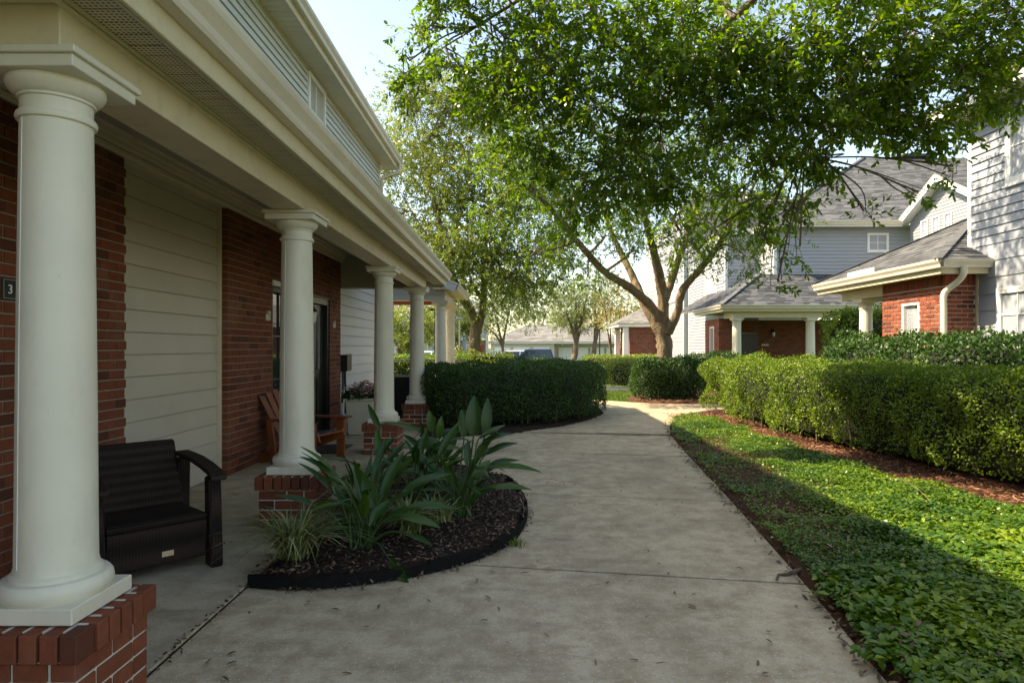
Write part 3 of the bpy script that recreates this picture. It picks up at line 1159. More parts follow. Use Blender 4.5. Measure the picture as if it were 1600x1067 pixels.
# --- porch ceiling, wall frieze, beams
MB().box(-3.45, -1.90, 2.44, 12.42, 3.24, 3.28).build('porch_ceiling', M['ceiling'], lb)
fz = MB()
for dz, dx in ((0, .02), (.055, .045), (.10, .07), (.14, .12)):
    fz.box(WX - .12, WX + dx, -3, 12.19, 3.085 + dz, 3.085 + dz + .05)
fz.build('wall_frieze', M['trim'], lb, bevel=.006)
bo, bi = -1.728, -1.985
ysp = [2.425, 5.70, 9.22, 12.43]
for a, b in zip(ysp[:-1], ysp[1:]):
    bm_ = MB().box(bi, bo, a + .003, b - .003, 2.612, 2.80)
    bm_.build('beam_cladding', M['trim'], lb, bevel=.004)
MB().box(bi + .02, bo - .02, 2.44, 12.42, 2.801, 3.24).build('beam_core', M['trim'], lb)
MB().box(-3.45, bi - .002, 2.425, 2.66, 2.612, 3.235).build('end_beam', M['trim'], lb, bevel=.004)
MB().box(-3.45, bi - .002, 12.20, 12.43, 2.612, 3.235).build('end_beam', M['ceiling'], lb, bevel=.004)
for z0, x1 in ((2.772, .022), (2.79, .034)):
    MB().box(bo, bo + x1, 2.10, 12.45, z0, z0 + .012).build('soffit_channel', M['trim'], lb)
MB().box(-3.45, bo + .012, 2.40, 2.424, 2.78, 2.83).build('end_trim', M['trim'], lb, bevel=.004)

# soffit: one vented panel after another
sf = empty('porch_soffit', (-1.6, 7, 2.8), lb)
y = 1.6
k = 0
while y < 13.45:
    w_ = .30
    m2 = MB()
    for q in range(3):       # three ribs per panel
        m2.box(bo + .001, -1.486, y + q * w_ / 3 + .004, y + (q + 1) * w_ / 3 - .004, 2.802, 2.812)
    m2.box(bo + .001, -1.486, y, y + w_, 2.812, 2.816)
    m2.build('soffit_panel', M['soffit'] if k % 2 == 0 else M['soffit'], sf)
    y += w_ + .001
    k += 1
MB().box(-4.2, bo, 1.6, 2.40, 2.802, 2.815).build('return_panel', M['soffit_plain'], sf)
MB().box(-1.486, -1.462, 1.4, 13.55, 2.775, 2.99).build('fascia', M['trim'], lb, bevel=.004)
MB().box(-1.500, -1.487, 1.4, 13.55, 2.770, 2.800).build('fascia_lip', M['ceiling'], lb)
MB().box(-1.95, -1.462, 13.552, 13.575, 2.775, 2.99).build('fascia_end', M['trim'], lb)
gt = MB().prism(gutter_profile(-1.460, 2.885, 1, .125, .15), 1.4, 13.6, 'y').build('porch_gutter', M['gutter'], lb)
seam = MB()
for ys_ in (5.2, 9.9):
    seam.prism(gutter_profile(-1.457, 2.882, 1, .126, .153), ys_, ys_ + .05, 'y')
adopt(seam.build('gutter_joint', M['gutter']), gt)
rf = empty('porch_roof', (-2.4, 8, 3), lb)
shingles(rf, (-1.36, 1.35, 3.03), (-1.36, 13.62, 3.03), (-3.4, 1.35, 3.75), (-3.4, 13.62, 3.75), M['shingle'])

# --- columns
PC = [2.60, 5.455, 9.07, 12.12]
for cy in PC:
    porch_column(lb, -1.86, cy, 0, 2.612)

# --- upper storey
uw = empty('upper_wall', (-3.4, 7, 3.3), lb)
MB().box(-3.7, -3.405, -6, 15.95, 3.3, 6.1).build('sheathing', M['ceiling'], uw)
UWIN = (10.44, 11.36, 4.85, 6.0)
siding(uw, 'x', -3.40, -6, 15.86, 3.76, 6.04, .114, M['siding_up'], holes=(UWIN,))
MB().box(-3.41, -3.365, 15.86, 15.95, 3.4, 6.04).build('corner_trim', M['trim'], uw, bevel=.003)
window(uw, 'x', -3.385, *UWIN[:2], UWIN[2], UWIN[3], 1, 2, 2, .075, glass=M['glass_pale'], fm=M['white'])
us = empty('upper_soffit', (-3.2, 7, 6.05), lb)
y = -6.0
while y < 16.3:
    m2 = MB()
    for q in range(3):
        m2.box(-3.398, -3.03, y + q * .133 + .004, y + (q + 1) * .133 - .004, 6.042, 6.052)
    m2.box(-3.398, -3.03, y, y + .4, 6.052, 6.056)
    m2.build('soffit_panel', M['soffit_plain'], us)
    y += .401
MB().box(-3.398, -3.365, -6, 15.95, 6.012, 6.04).build('frieze_strip', M['trim'], uw)
MB().box(-3.03, -3.005, -6, 16.40, 6.02, 6.24).build('upper_fascia', M['trim'], lb, bevel=.004)
MB().box(-3.7, -3.005, 16.402, 16.425, 6.02, 6.24).build('rake_return', M['trim'], lb)
MB().prism(gutter_profile(-3.003, 6.13, 1, .125, .15), -6, 16.45, 'y').build('upper_gutter', M['gutter'], lb)
ds = catmull([(-2.95, 16.30, 6.14), (-2.95, 16.30, 6.0), (-3.02, 16.22, 5.9), (-3.25, 16.05, 5.78), (-3.33, 16.0, 5.66), (-3.34, 15.99, 5.4), (-3.34, 15.99, 3.9)], 6)
MB().tube(ds, .042, 10).build('downspout', M['gutter'], lb, smooth=True)
ur = empty('main_roof', (-6, 7, 6.3), lb)
shingles(ur, (-2.9, -6, 6.28), (-2.9, 16.45, 6.28), (-8.4, -6, 9.0), (-8.4, 16.45, 9.0), M['shingle'], .3, .6)
MB().prism([(-3.4, 0), (-3.4, 6.05), (-3.0, 6.2), (-8.4, 8.9), (-13.4, 6.2), (-13.4, 0)], 15.93, 15.99, 'y').build('gable_wall', M['siding_up'], lb)
MB().prism([(-13.4, 0), (-13.4, 6.05), (-3.7, 6.05), (-3.7, 0)], -6, -5.94, 'y').build('rear_wall', M['siding_up'], lb)
MB().box(-3.9, -3.6, -6, -3, 0, 3.3).build('side_wall', M['siding_up'], lb)

# --- second covered porch beyond the end of the building
p2 = empty('covered_passage', (-2.4, 17, 0), lb)
for cy in (15.95, 18.3):
    porch_column(lb, -1.86, cy, 0, 2.64, pier=False)
MB().box(-5.8, -1.735, 15.78, 16.02, 2.64, 2.78).build('front_beam', M['siding_white'], p2, bevel=.004)
MB().box(-5.8, -1.735, 15.80, 16.0, 2.785, 2.96).build('front_frieze', M['siding_white'], p2, bevel=.004)
MB().box(-1.985, -1.735, 16.022, 18.5, 2.64, 2.96).build('side_beam', M['trim'], p2, bevel=.004)
MB().box(-5.8, -1.99, 18.2, 18.45, 2.70, 3.1).build('rear_beam', M['wood'], p2)
MB().prism([(-5.8, 2.962), (-1.5, 2.962), (-5.8, 4.9)], 15.70, 15.78, 'y').build('gable_infill', M['siding_grey'], p2)
MB().box(-1.99, -1.49, 15.35, 18.9, 2.90, 2.915).build('soffit', M['soffit_plain'], p2)
MB().bar((-1.42, 15.33, 2.90), (-5.8, 15.33, 4.87), .03, .20).build('rake_board', M['siding_white'], p2)
MB().prism(gutter_profile(-1.46, 2.87, 1, .12, .15), 15.36, 18.95, 'y').build('gutter', M['gutter'], p2)
shingles(p2, (-1.36, 15.3, 3.02), (-1.36, 18.95, 3.02), (-5.8, 15.3, 5.02), (-5.8, 18.95, 5.02), M['shingle'])
bp = empty('brick_pier', (-3.55, 17.9, 0), lb)
MB().box(-3.73, -3.43, 17.72, 18.02, 0, 2.70).build('mortar_core', M['mortar'], bp)
brick_face(bp, 'y', 17.71, -3.74, -3.42, 0, 2.70, None, out=-1)
brick_face(bp, 'x', -3.42, 17.71, 18.03, 0, 2.70, None, out=1)

# --- fittings on the walls
# number plaque: dark plate, thin pale border, number 3
pq = empty('number_plaque', (WX, 4.23, 1.86))
tag(pq, 'dark house-number plaque reading 3 on the brick wall beside the first column', 'plaque')
MB().box(WX + .002, WX + .012, 4.105, 4.36, 1.79, 1.93).build('plate', M['black'], pq, bevel=.002)
bd = MB()
for y0, y1, z0, z1 in ((4.112, 4.117, 1.797, 1.923), (4.348, 4.353, 1.797, 1.923), (4.117, 4.348, 1.797, 1.802), (4.117, 4.348, 1.918, 1.923)):
    bd.box(WX + .012, WX + .0145, y0, y1, z0, z1)
bd.build('border', M['metal'], pq)
cu = bpy.data.curves.new('numeral', 'FONT')
cu.body = '3'
cu.size = .085
cu.extrude = .002
cu.align_x = 'CENTER'
cu.materials.append(M['white'])
tmp = bpy.data.objects.new('numeral', cu)
COL.objects.link(tmp)
me3 = bpy.data.meshes.new_from_object(tmp)
bpy.data.objects.remove(tmp)
to = link('numeral', me3)
to.rotation_euler = (math.pi / 2, 0, math.pi / 2)
to.location = (WX + .0145, 4.165, 1.83)
adopt(to, pq)


def wall_light(label, y, z, x=WX):
    w = empty('wall_lantern', (x, y, z))
    tag(w, label, 'lantern')
    MB().box(x + .001, x + .02, y - .05, y + .05, z + .02, z + .18).build('backplate', M['black'], w, bevel=.004)
    MB().tube([(x + .02, y, z + .12), (x + .07, y, z + .2), (x + .11, y, z + .17)], .009, 6).build('arm', M['black'], w, smooth=True)
    MB().lathe([(.03, z - .12), (.055, z - .08), (.068, z + .05), (.062, z + .06)], x + .11, y, 6).build('glass_shade', M['blind'], w)
    MB().lathe([(.078, z + .062), (.03, z + .13), (.008, z + .17)], x + .11, y, 6).build('cap', M['black'], w)
    return w


wall_light('small lantern with white shade beside the dark sidelight window', 10.08, 1.98)
for y_, lab in ((8.52, 'small cream number plate on the brick left of the sidelight window'), (11.62, 'small cream number plate on the brick right of the black door')):
    q_ = MB().box(WX + .001, WX + .02, y_ - .07, y_ + .07, 1.84, 1.92).box(WX + .001, WX + .035, y_ - .03, y_ + .03, 1.92, 1.97)
    tag(q_.build('number_plate', M['planter'], bevel=.004), lab, 'number plate')

# utility box with two conduits on the white end siding
ub = empty('utility_box', (-3.38, 12.5, 1.2))
tag(ub, 'black utility box with two conduits on the white siding', 'utility box')
MB().box(-3.378, -3.24, 12.30, 12.62, 1.02, 1.34).build('box', M['black'], ub, bevel=.01)
MB().box(-3.24, -3.225, 12.29, 12.63, 1.03, 1.355).build('cover', M['black'], ub, bevel=.006)
for yy_, b_ in ((12.38, -.05), (12.52, .06)):
    MB().tube(catmull([(-3.33, yy_, 1.02), (-3.33, yy_ + b_ * .3, .75), (-3.33, yy_ + b_, .55), (-3.34, yy_ + b_ * .6, .05)], 5), .022, 8).build('conduit', M['black'], ub, smooth=True)
wp = MB().tube(catmull([(-3.33, 12.28, .42), (-3.33, 12.28, .25), (-3.28, 12.30, .16), (-3.15, 12.36, .10), (-3.05, 12.42, .08)], 5), .04, 10)
tag(wp.build('drain_pipe', M['siding_white'], smooth=True), 'white drain pipe elbow at the foot of the white siding', 'pipe')

# ================================================================ RIGHT HOUSE (A)
ha = empty('grey_house', (8.6, 10, 0))
tag(ha, 'grey clapboard house with brick hip-roofed porch at the right edge', 'house')
ab_ = empty('brick_wall', (7.8, 12.5, 0), ha)
AWIN = (12.36, 12.92, 1.0, 2.36)
for y0, y1, z0, z1 in ((11.61, 12.36, 0, 2.80), (12.92, 13.59, 0, 2.80), (12.36, 12.92, 0, 1.0), (12.36, 12.92, 2.36, 2.80)):
    MB().box(7.81, 8.1, y0, y1, z0, z1).build('mortar_bed', M['mortar_pale'], ab_)
MB().box(8.1, 8.34, 11.61, 11.9, 0, 2.80).build('mortar_bed', M['mortar_pale'], ab_)
brick_face(ab_, 'x', 7.80, 11.60, 13.60, 0, 2.59, lambda a, z: z > 1.3, M['brick_far'], holes=(AWIN,), out=-1)
brick_face(ab_, 'y', 11.60, 7.895, 8.34, 0, 2.59, lambda a, z: z > 1.3, M['brick_far'], out=-1)
brick_face(ab_, 'y', 13.60, 7.895, 8.2, 0, 2.59, None, M['brick_far'], out=1)
so = MB()
y = 11.60
while y < 13.59:
    so.box(7.796, 7.89, y, y + .066, 2.605, 2.80)
    y += .0768
x = 7.9
while x < 8.33:
    so.box(x, x + .066, 11.596, 11.69, 2.605, 2.80)
    x += .0768
so.build('soldier_course', M['brick_far'], ab_)['kind'] = 'stuff'
window(ha, 'x', 7.83, *AWIN, -1, 1, 2, .05, blinds=True)
porch_column(ha, 8.0, 14.6, 0, 2.58, pier=False, r0=.15, r1=.13)
MB().box(7.86, 8.14, 13.605, 15.4, 2.585, 2.80).build('porch_beam', M['trim'], ha, bevel=.005)
MB().box(8.142, 12.0, 15.12, 15.40, 2.585, 2.80).build('porch_beam', M['trim'], ha, bevel=.005)
porch_column(ha, 11.5, 15.25, 0, 2.58, pier=False, r0=.15, r1=.13)
sf = MB().prism([(7.50, 11.28), (8.34, 11.28), (8.34, 11.9), (12, 11.9), (12, 15.85), (7.50, 15.85)], 2.805, 2.82, 'z')
sf.build('porch_soffit', M['soffit_plain'], ha)
MB().box(7.49, 7.515, 11.27, 15.86, 2.78, 2.98).build('fascia', M['trim'], ha, bevel=.004)
MB().box(7.516, 8.34, 11.27, 11.295, 2.78, 2.98).build('fascia', M['trim'], ha, bevel=.004)
MB().prism(gutter_profile(7.488, 2.88, -1, .12, .15), 11.16, 15.9, 'y').build('porch_gutter', M['gutter'], ha)
MB().prism(gutter_profile(11.268, 2.88, -1, .12, .15), 7.49, 8.45, 'x').build('porch_gutter', M['gutter'], ha)
MB().box(7.372, 7.384, 13.15, 14.2, 3.0, 3.13).build('splash_guard', M['white'], ha, bevel=.003)
dsp = catmull([(7.85, 11.2, 2.90), (7.85, 11.2, 2.78), (7.83, 11.30, 2.66), (7.76, 11.48, 2.52), (7.72, 11.53, 2.40), (7.72, 11.53, 2.0), (7.72, 11.53, .1)], 6)
MB().tube(dsp, .055, 12).build('downspout', M['column'], ha, smooth=True)
pr = empty('porch_roof', (9, 13.5, 3), ha)
ez, pz = 3.02, .52
rx, ry0, ry1 = 7.38, 11.18, 15.9
run = (ry1 - ry0) / 2
apex = (rx + run, (ry0 + ry1) / 2, ez + pz * run)
shingles(pr, (rx, ry1, ez), (rx, ry0, ez), (apex[0], apex[1] + .02, apex[2]), (apex[0], apex[1] - .02, apex[2]), M['shingle'])
shingles(pr, (rx, ry0, ez), (14, ry0, ez), apex, (14, apex[1], apex[2]), M['shingle'])
shingles(pr, (14, ry1, ez), (rx, ry1, ez), (14, apex[1], apex[2]), apex, M['shingle'])
hc = MB()
hc.bar((rx, ry0, ez + .02), (apex[0], apex[1], apex[2] + .02), .15, .012)
hc.bar((rx, ry1, ez + .02), (apex[0], apex[1], apex[2] + .02), .15, .012)
hc.build('hip_cap', M['shingle'], pr)
# clapboard wall
aw = empty('clapboard_wall', (8.35, 8, 0), ha)
MB().box(8.36, 8.6, 2, 11.78, 0, 5.75).build('sheathing', M['siding_blue'], aw)
MB().box(8.36, 13, 11.5, 11.785, 3.2, 5.75).build('sheathing', M['siding_blue'], aw)
LW = (9.5, 11.08, .85, 2.50)
UW = (9.3, 10.88, 4.22, 5.5)
MB().box(8.345, 8.40, 11.598, 11.70, 2.80, 3.46).build('filler_board', M['siding_blue'], aw)
siding(aw, 'x', 8.36, 2, 11.6, .1, 3.45, .29, M['siding_blue'], out=-1, holes=(LW,))
siding(aw, 'x', 8.36, 2, 11.70, 3.45, 5.72, .15, M['siding_blue'], out=-1, holes=(UW,))
MB().box(8.335, 8.42, 11.70, 11.80, 3.3, 5.75).build('corner_trim', M['white'], aw, bevel=.003)
MB().box(8.335, 8.40, 11.53, 11.595, 0, 2.80).build('corner_trim', M['trim'], aw, bevel=.003)
window(ha, 'x', 8.35, *LW, -1, 4, 4, .1, glass=M['glass_pale'], double=True)
window(ha, 'x', 8.35, *UW, -1, 4, 2, .12, glass=M['glass_pale'])
MB().box(7.92, 8.6, 2, 12.25, 5.72, 5.735).build('soffit', M['soffit_plain'], ha)
MB().box(7.90, 7.925, 2, 12.25, 5.69, 5.90).build('fascia', M['white'], ha)
MB().box(7.926, 13, 12.225, 12.25, 5.69, 5.90).build('fascia', M['white'], ha)
MB().box(8.6, 13, 11.79, 12.225, 5.72, 5.735).build('soffit', M['soffit_plain'], ha)
mr = empty('main_roof', (10, 8, 5.9), ha)
shingles(mr, (7.85, 12.3, 5.9), (7.85, 2, 5.9), (11.5, 8.6, 8.1), (11.5, 2, 8.1), M['shingle'], .2, .4)
shingles(mr, (13, 12.3, 5.9), (7.85, 12.3, 5.9), (13, 8.6, 8.1), (11.5, 8.6, 8.1), M['shingle'], .2, .4)

# ================================================================ MIDDLE HOUSE (B), facing us
hb = empty('blue_grey_house', (12, 26, 0))
tag(hb, 'blue-grey two-storey house with columned brick porch behind the right hedge', 'house')
bb = empty('brick_wall', (10, 26, 0), hb)
zb = -.25
MB().box(7.87, 8.4, 24.72, 26.4, zb, 2.62).build('mortar_bed', M['mortar'], bb)
MB().box(8.4, 16, 26.52, 26.7, zb, 2.62).build('mortar_bed', M['mortar'], bb)
BW = (25.3, 25.85, .6, 2.3)
brick_face(bb, 'x', 7.86, 24.71, 26.5, zb, 2.62, None, M['brick_far'], holes=(BW,), out=-1)
brick_face(bb, 'y', 24.71, 7.955, 8.41, zb, 2.62, None, M['brick'], out=-1)  # same brick in a darker colour for faces turned from the sun
brick_face(bb, 'x', 8.41, 24.805, 26.5, zb, 2.62, None, M['brick'], out=1)
BD = (9.15, 10.05, zb, 2.05)
brick_face(bb, 'y', 26.51, 8.41, 16, zb, 2.62, None, M['brick'], holes=(BD,), out=-1)
window(hb, 'x', 7.88, *BW, -1, 1, 2, .05, glass=M['glass_pale'])
d2 = empty('entry_door', (9.6, 26.5, 0), hb)
MB().box(9.16, 10.04, 26.50, 26.53, zb, 2.04).build('door_frame', M['door'], d2)
MB().box(9.22, 9.98, 26.48, 26.50, zb + .02, 1.98).build('door_leaf', M['door'], d2, bevel=.004)
MB().tube([(9.9, 26.47, 1.0), (9.9, 26.43, 1.0)], .03, 8).build('door_knob', M['brass'], d2, smooth=True)
for cx in (8.22, 10.95, 14.6):
    porch_column(hb, cx, 23.75, zb, 2.58, pier=False, r0=.175, r1=.155)
MB().box(8.05, 16, 23.6, 23.9, 2.585, 2.80).build('porch_beam', M['trim'], hb, bevel=.005)
MB().box(8.05, 8.30, 23.905, 24.7, 2.585, 2.80).build('porch_beam', M['trim'], hb, bevel=.005)
MB().box(7.6, 16, 23.35, 27, 2.805, 2.82).build('porch_soffit', M['soffit_plain'], hb)
MB().box(7.575, 7.599, 23.33, 27, 2.80, 2.98).build('fascia', M['trim'], hb)
MB().box(7.60, 16, 23.325, 23.349, 2.80, 2.98).build('fascia', M['trim'], hb)
MB().prism(gutter_profile(23.323, 2.89, -1, .13, .15), 7.45, 16, 'x').build('porch_gutter', M['gutter'], hb)
MB().prism(gutter_profile(7.573, 2.89, -1, .13, .15), 23.2, 27, 'y').build('porch_gutter', M['gutter'], hb)
pr = empty('porch_roof', (10, 24, 3), hb)
ex, ey, Ez = 7.45, 23.2, 3.03
shingles(pr, (ex, ey, Ez), (16, ey, Ez), (ex + 2.3, ey + 2.3, Ez + 1.38), (16, ey + 2.3, Ez + 1.38), M['shingle_dark'])
shingles(pr, (ex, 30, Ez), (ex, ey, Ez), (ex + 2.3, 30, Ez + 1.38), (ex + 2.3, ey + 2.3, Ez + 1.38), M['shingle_dark'])
MB().bar((ex, ey, Ez + .02), (ex + 2.3, ey + 2.3, Ez + 1.41), .18, .03).build('hip_cap', M['shingle_dark'], pr)
up = empty('upper_wall', (12, 25.5, 3), hb)
MB().box(10.31, 17, 25.47, 33, 3.0, 6.35).build('sheathing', M['siding_grey'], up)
MB().box(8.91, 10.31, 27.12, 33, zb, 6.35).build('sheathing', M['siding_grey'], up)
W1 = (14.0, 14.85, 5.28, 6.03)
siding(up, 'y', 25.47, 10.40, 16.6, 4.2, 6.25, .14, M['siding_grey'], out=-1, single=False, holes=(W1,))
siding(up, 'y', 27.12, 9.0, 10.30, 3.4, 6.25, .14, M['siding_grey'], out=-1, single=False)
W2 = (26.0, 26.7, 4.95, 6.0)
siding(up, 'x', 10.31, 25.5, 27.1, 3.6, 6.25, .14, M['siding_grey'], out=-1, single=False, holes=(W2,))
W3 = (28.2, 29.9, 3.75, 5.2)
W4 = (27.6, 28.4, .2, 2.0)
siding(up, 'x', 8.91, 27.2, 32.9, zb, 6.25, .14, M['siding_lit'], out=-1, single=False, holes=(W3, W4))
for a in ((10.28, 10.40, 25.44, 25.52, 4.2), (8.88, 9.0, 27.09, 27.17, 3.3), (10.28, 10.36, 27.02, 27.10, 3.8)):
    MB().box(a[0], a[1], a[2], a[3], a[4], 6.3).build('corner_trim', M['white'], up)
window(hb, 'y', 25.46, *W1, -1, 2, 2, .09, glass=M['glass'])
window(hb, 'x', 10.30, *W2, -1, 2, 2, .1, glass=M['glass_pale'])
window(hb, 'x', 8.90, *W3, -1, 3, 1, .09, glass=M['glass'])
window(hb, 'x', 8.90, *W4, -1, 1, 2, .09, glass=M['glass'])
MB().prism([(9.92, 25.0), (17, 25.0), (17, 25.5), (10.4, 25.5), (10.4, 26.7), (8.5, 26.7), (8.5, 33), (8.4, 33), (8.4, 26.62), (9.92, 26.62)], 6.25, 6.27, 'z').build('eave_soffit', M['soffit_plain'], hb)
MB().box(9.90, 15.1, 24.97, 25.0, 6.2, 6.42).build('eave_fascia', M['white'], hb)
MB().box(9.88, 9.90, 24.97, 26.62, 6.2, 6.42).build('eave_fascia', M['white'], hb)
MB().box(8.38, 9.88, 26.60, 26.62, 6.2, 6.42).build('eave_fascia', M['white'], hb)
MB().prism(gutter_profile(24.968, 6.27, -1, .13, .15), 9.8, 15.1, 'x').build('eave_gutter', M['gutter'], hb)
mr = empty('main_roof', (18, 30, 6.4), hb)
e = (9.8, 24.9, 6.4)
R_ = 8.3
shingles(mr, e, (26, e[1], e[2]), (e[0] + R_, e[1] + R_, e[2] + .59 * R_), (26, e[1] + R_, e[2] + .59 * R_), M['shingle'], .16, .35)
shingles(mr, (e[0], 41, e[2]), e, (e[0] + R_, e[1] + R_ + .1, e[2] + .59 * R_), (e[0] + R_, e[1] + R_, e[2] + .59 * R_), M['shingle'], .16, .35)
MB().bar(e, (e[0] + R_, e[1] + R_, e[2] + .59 * R_ + .03), .2, .04).build('hip_cap', M['shingle'], mr)
MB().box(20.0, 21.7, 32.9, 33.2, 11.3, 11.45).build('ridge_vent', M['black'], mr)
# gable wing whose lit end looks left
gw = empty('gable_wing', (16, 23, 0), hb)
MB().prism([(20.9, 2.5), (20.9, 6.3), (22.9, 7.42), (24.95, 6.3), (24.95, 2.5)], 15.42, 15.5, 'x').build('gable_sheathing', M['siding_lit'], gw)
z = 3.0
gs = MB()
while z < 7.3:
    half = 2.05 if z < 6.25 else max(0, (7.42 - z) / .56)
    gs.prism([(15.42, z), (15.40, z), (15.416, z + .125), (15.42, z + .125)], 22.92 - half, 22.92 + half, 'y')
    z += .12
gs.build('siding_boards', M['siding_lit'], gw)['kind'] = 'stuff'
for y0 in (23.45, 24.1, 24.75):
    window(gw, 'x', 15.40, y0 - .9, y0 - .48, 5.62, 6.27, -1, 2, 2, .05, glass=M['glass'])
for ya, yb_ in ((25.15, 22.92), (20.7, 22.92)):
    MB().bar((15.03, ya, 6.32), (15.03, yb_, 7.57), .04, .24).build('rake_board', M['white'], gw)
    MB().bar((15.24, ya, 6.26), (15.24, yb_, 7.51), .38, .02, (1, 0, 0) if False else (0, 0, 1)).build('rake_soffit', M['white'], gw)
shingles(gw, (20, 25.2, 6.42), (15.0, 25.2, 6.42), (20, 22.92, 7.7), (15.0, 22.92, 7.7), M['shingle'], .16, .35)
shingles(gw, (15.0, 20.6, 6.42), (20, 20.6, 6.42), (15.0, 22.92, 7.7), (20, 22.92, 7.7), M['shingle'], .16, .35)
tag(wall_light('wall lantern on the dark brick porch of the blue-grey house', 0, 0), None)
wl = [o for o in COL.objects if o.name.startswith('wall_lantern') and o.parent is None][-1]
wl.rotation_euler = (0, 0, -math.pi / 2)
wl.location = (10.65, 26.505, 2.05)
tag(MB().box(10.2, 10.5, 26.49, 26.508, 1.55, 1.63).build('number_plate', M['planter']), 'small number plate beside the door of the blue-grey house', 'number plate')

# ================================================================ further buildings
zc = -.45
hc_ = empty('cream_building', (10, 37, zc))
tag(hc_, 'tall cream siding building behind the oak trunk', 'building')
MB().box(9.4, 16, 35.5, 46, zc, 9).build('wall_core', M['siding_cream'], hc_)
siding(hc_, 'y', 35.5, 9.5, 16, zc, 3.0, .25, M['siding_cream'], out=-1, single=False)
siding(hc_, 'y', 35.5, 9.5, 16, 3.4, 9, .25, M['siding_cream'], out=-1, single=False)
MB().box(9.38, 16, 35.44, 35.5, 3.0, 3.4).build('band_board', M['siding_cream'], hc_)
MB().box(9.33, 9.5, 35.42, 35.55, zc, 9).build('corner_trim', M['white'], hc_)
siding(hc_, 'x', 9.4, 35.6, 46, zc, 9, .25, M['siding_lit'], out=-1, single=False, holes=((37.5, 39.5, 4.2, 6.0),))
window(hc_, 'x', 9.38, 37.5, 39.5, 4.2, 6.0, -1, 2, 2, .1, glass=M['glass_pale'])
shingles(hc_, (9.0, 35.1, 9.05), (16, 35.1, 9.05), (11, 39, 11), (16, 39, 11), M['shingle'], .3, .6)
MB().box(9, 16, 35.1, 35.5, 8.9, 9.04).build('eave', M['white'], hc_)

hd = empty('brick_pavilion', (8, 42, zc))
tag(hd, 'small orange brick pavilion with hip roof left of the oak trunk', 'building')
MB().box(7.36, 11.4, 41.1, 44.5, zc, 2.78).build('mortar_bed', M['mortar_pale'], hd)
brick_face(hd, 'y', 41.09, 7.35, 11.4, zc, 2.78, None, M['brick_far'], out=-1)
brick_face(hd, 'x', 7.35, 41.18, 44.5, zc, 2.78, None, M['brick_far'], out=-1)
for x, y in ((7.05, 40.85), (9.25, 40.85), (7.05, 44.2)):
    MB().box(x - .16, x + .16, y - .16, y + .16, zc, 2.78).build('corner_post', M['white'], hd, bevel=.01)
MB().box(6.5, 11.8, 40.3, 45.2, 2.785, 3.0).build('eave', M['white'], hd, bevel=.02)
shingles(hd, (6.4, 40.2, 3.01), (11.9, 40.2, 3.01), (8.9, 42.7, 4.3), (9.4, 42.7, 4.3), M['shingle_pale'], .2, .4)
shingles(hd, (6.4, 45.3, 3.01), (6.4, 40.2, 3.01), (8.9, 42.8, 4.3), (8.9, 42.7, 4.3), M['shingle_pale'], .2, .4)
shingles(hd, (11.9, 40.2, 3.01), (11.9, 45.3, 3.01), (9.4, 42.7, 4.3), (9.4, 42.8, 4.3), M['shingle_pale'], .2, .4)

he = empty('garage_block', (5, 80, zc))
tag(he, 'long low garage block with white doors and grey hip roof', 'garage')
MB().box(-2.6, 13.5, 80, 88, zc, 1.95).build('wall', M['siding_cream'], he)
MB().box(-3.0, 4.8, 78.5, 80, zc, 1.95).build('front_bay', M['siding_cream'], he)
for i in range(4):
    x0 = 5.4 + i * 2.0
    d_ = MB().box(x0, x0 + 1.7, 79.9, 79.99, zc, 1.5)
    d_.build('garage_door', M['white'], he)
    MB().prism([(x0 - .1, zc), (x0 - .1, 1.3), (x0 + .3, 1.62), (x0 + 1.4, 1.62), (x0 + 1.8, 1.3), (x0 + 1.8, zc)], 79.94, 79.985, 'y').build('door_surround', M['siding_grey'], he)
for i in range(3):
    x0 = -2.6 + i * 2.4
    MB().box(x0, x0 + 2.0, 78.4, 78.49, zc, 1.5).build('garage_door', M['white'], he)
MB().box(-3.3, 13.8, 78.1, 88.3, 1.96, 2.2).build('eave', M['white'], he)
shingles(he, (-3.4, 78, 2.21), (14, 78, 2.21), (1.5, 83, 4.4), (9, 83, 4.4), M['shingle_pale'], .4, .8)
shingles(he, (-3.4, 88, 2.21), (-3.4, 78, 2.21), (1.5, 83, 4.4), (1.5, 83, 4.4), M['shingle_pale'], .4, .8)
shingles(he, (14, 78, 2.21), (14, 88, 2.21), (9, 83, 4.4), (9, 83, 4.4), M['shingle_pale'], .4, .8)

hf = empty('far_apartments', (-10, 98, zc))
tag(hf, 'distant pale apartment block with brick entrances beyond the car park', 'building')
MB().box(-26, -4.5, 98, 108, zc, 7.0).build('wall', M['siding_grey'], hf)
for x0 in (-24, -17, -10.2, -6.6):
    MB().box(x0, x0 + 1.9, 97.2, 98, zc, 2.6).build('brick_entrance', M['brick_far'], hf)
    MB().box(x0 - .3, x0 + 2.2, 96.9, 98, 2.61, 2.9).build('entrance_roof', M['white'], hf)
    MB().box(x0 + .5, x0 + 1.3, 97.1, 97.19, zc, 1.7).build('door', M['door'], hf)
for i in range(7):
    for zz in (.5, 3.9):
        window(hf, 'y', 97.98, -25.5 + i * 3.0, -24.3 + i * 3.0, zz, zz + 1.5, -1, 2, 1, .12, glass=M['glass_pale'])
shingles(hf, (-27, 97.2, 7.0), (-3.5, 97.2, 7.0), (-22, 103, 10), (-8.5, 103, 10), M['shingle_pale'], .5, 1.0)

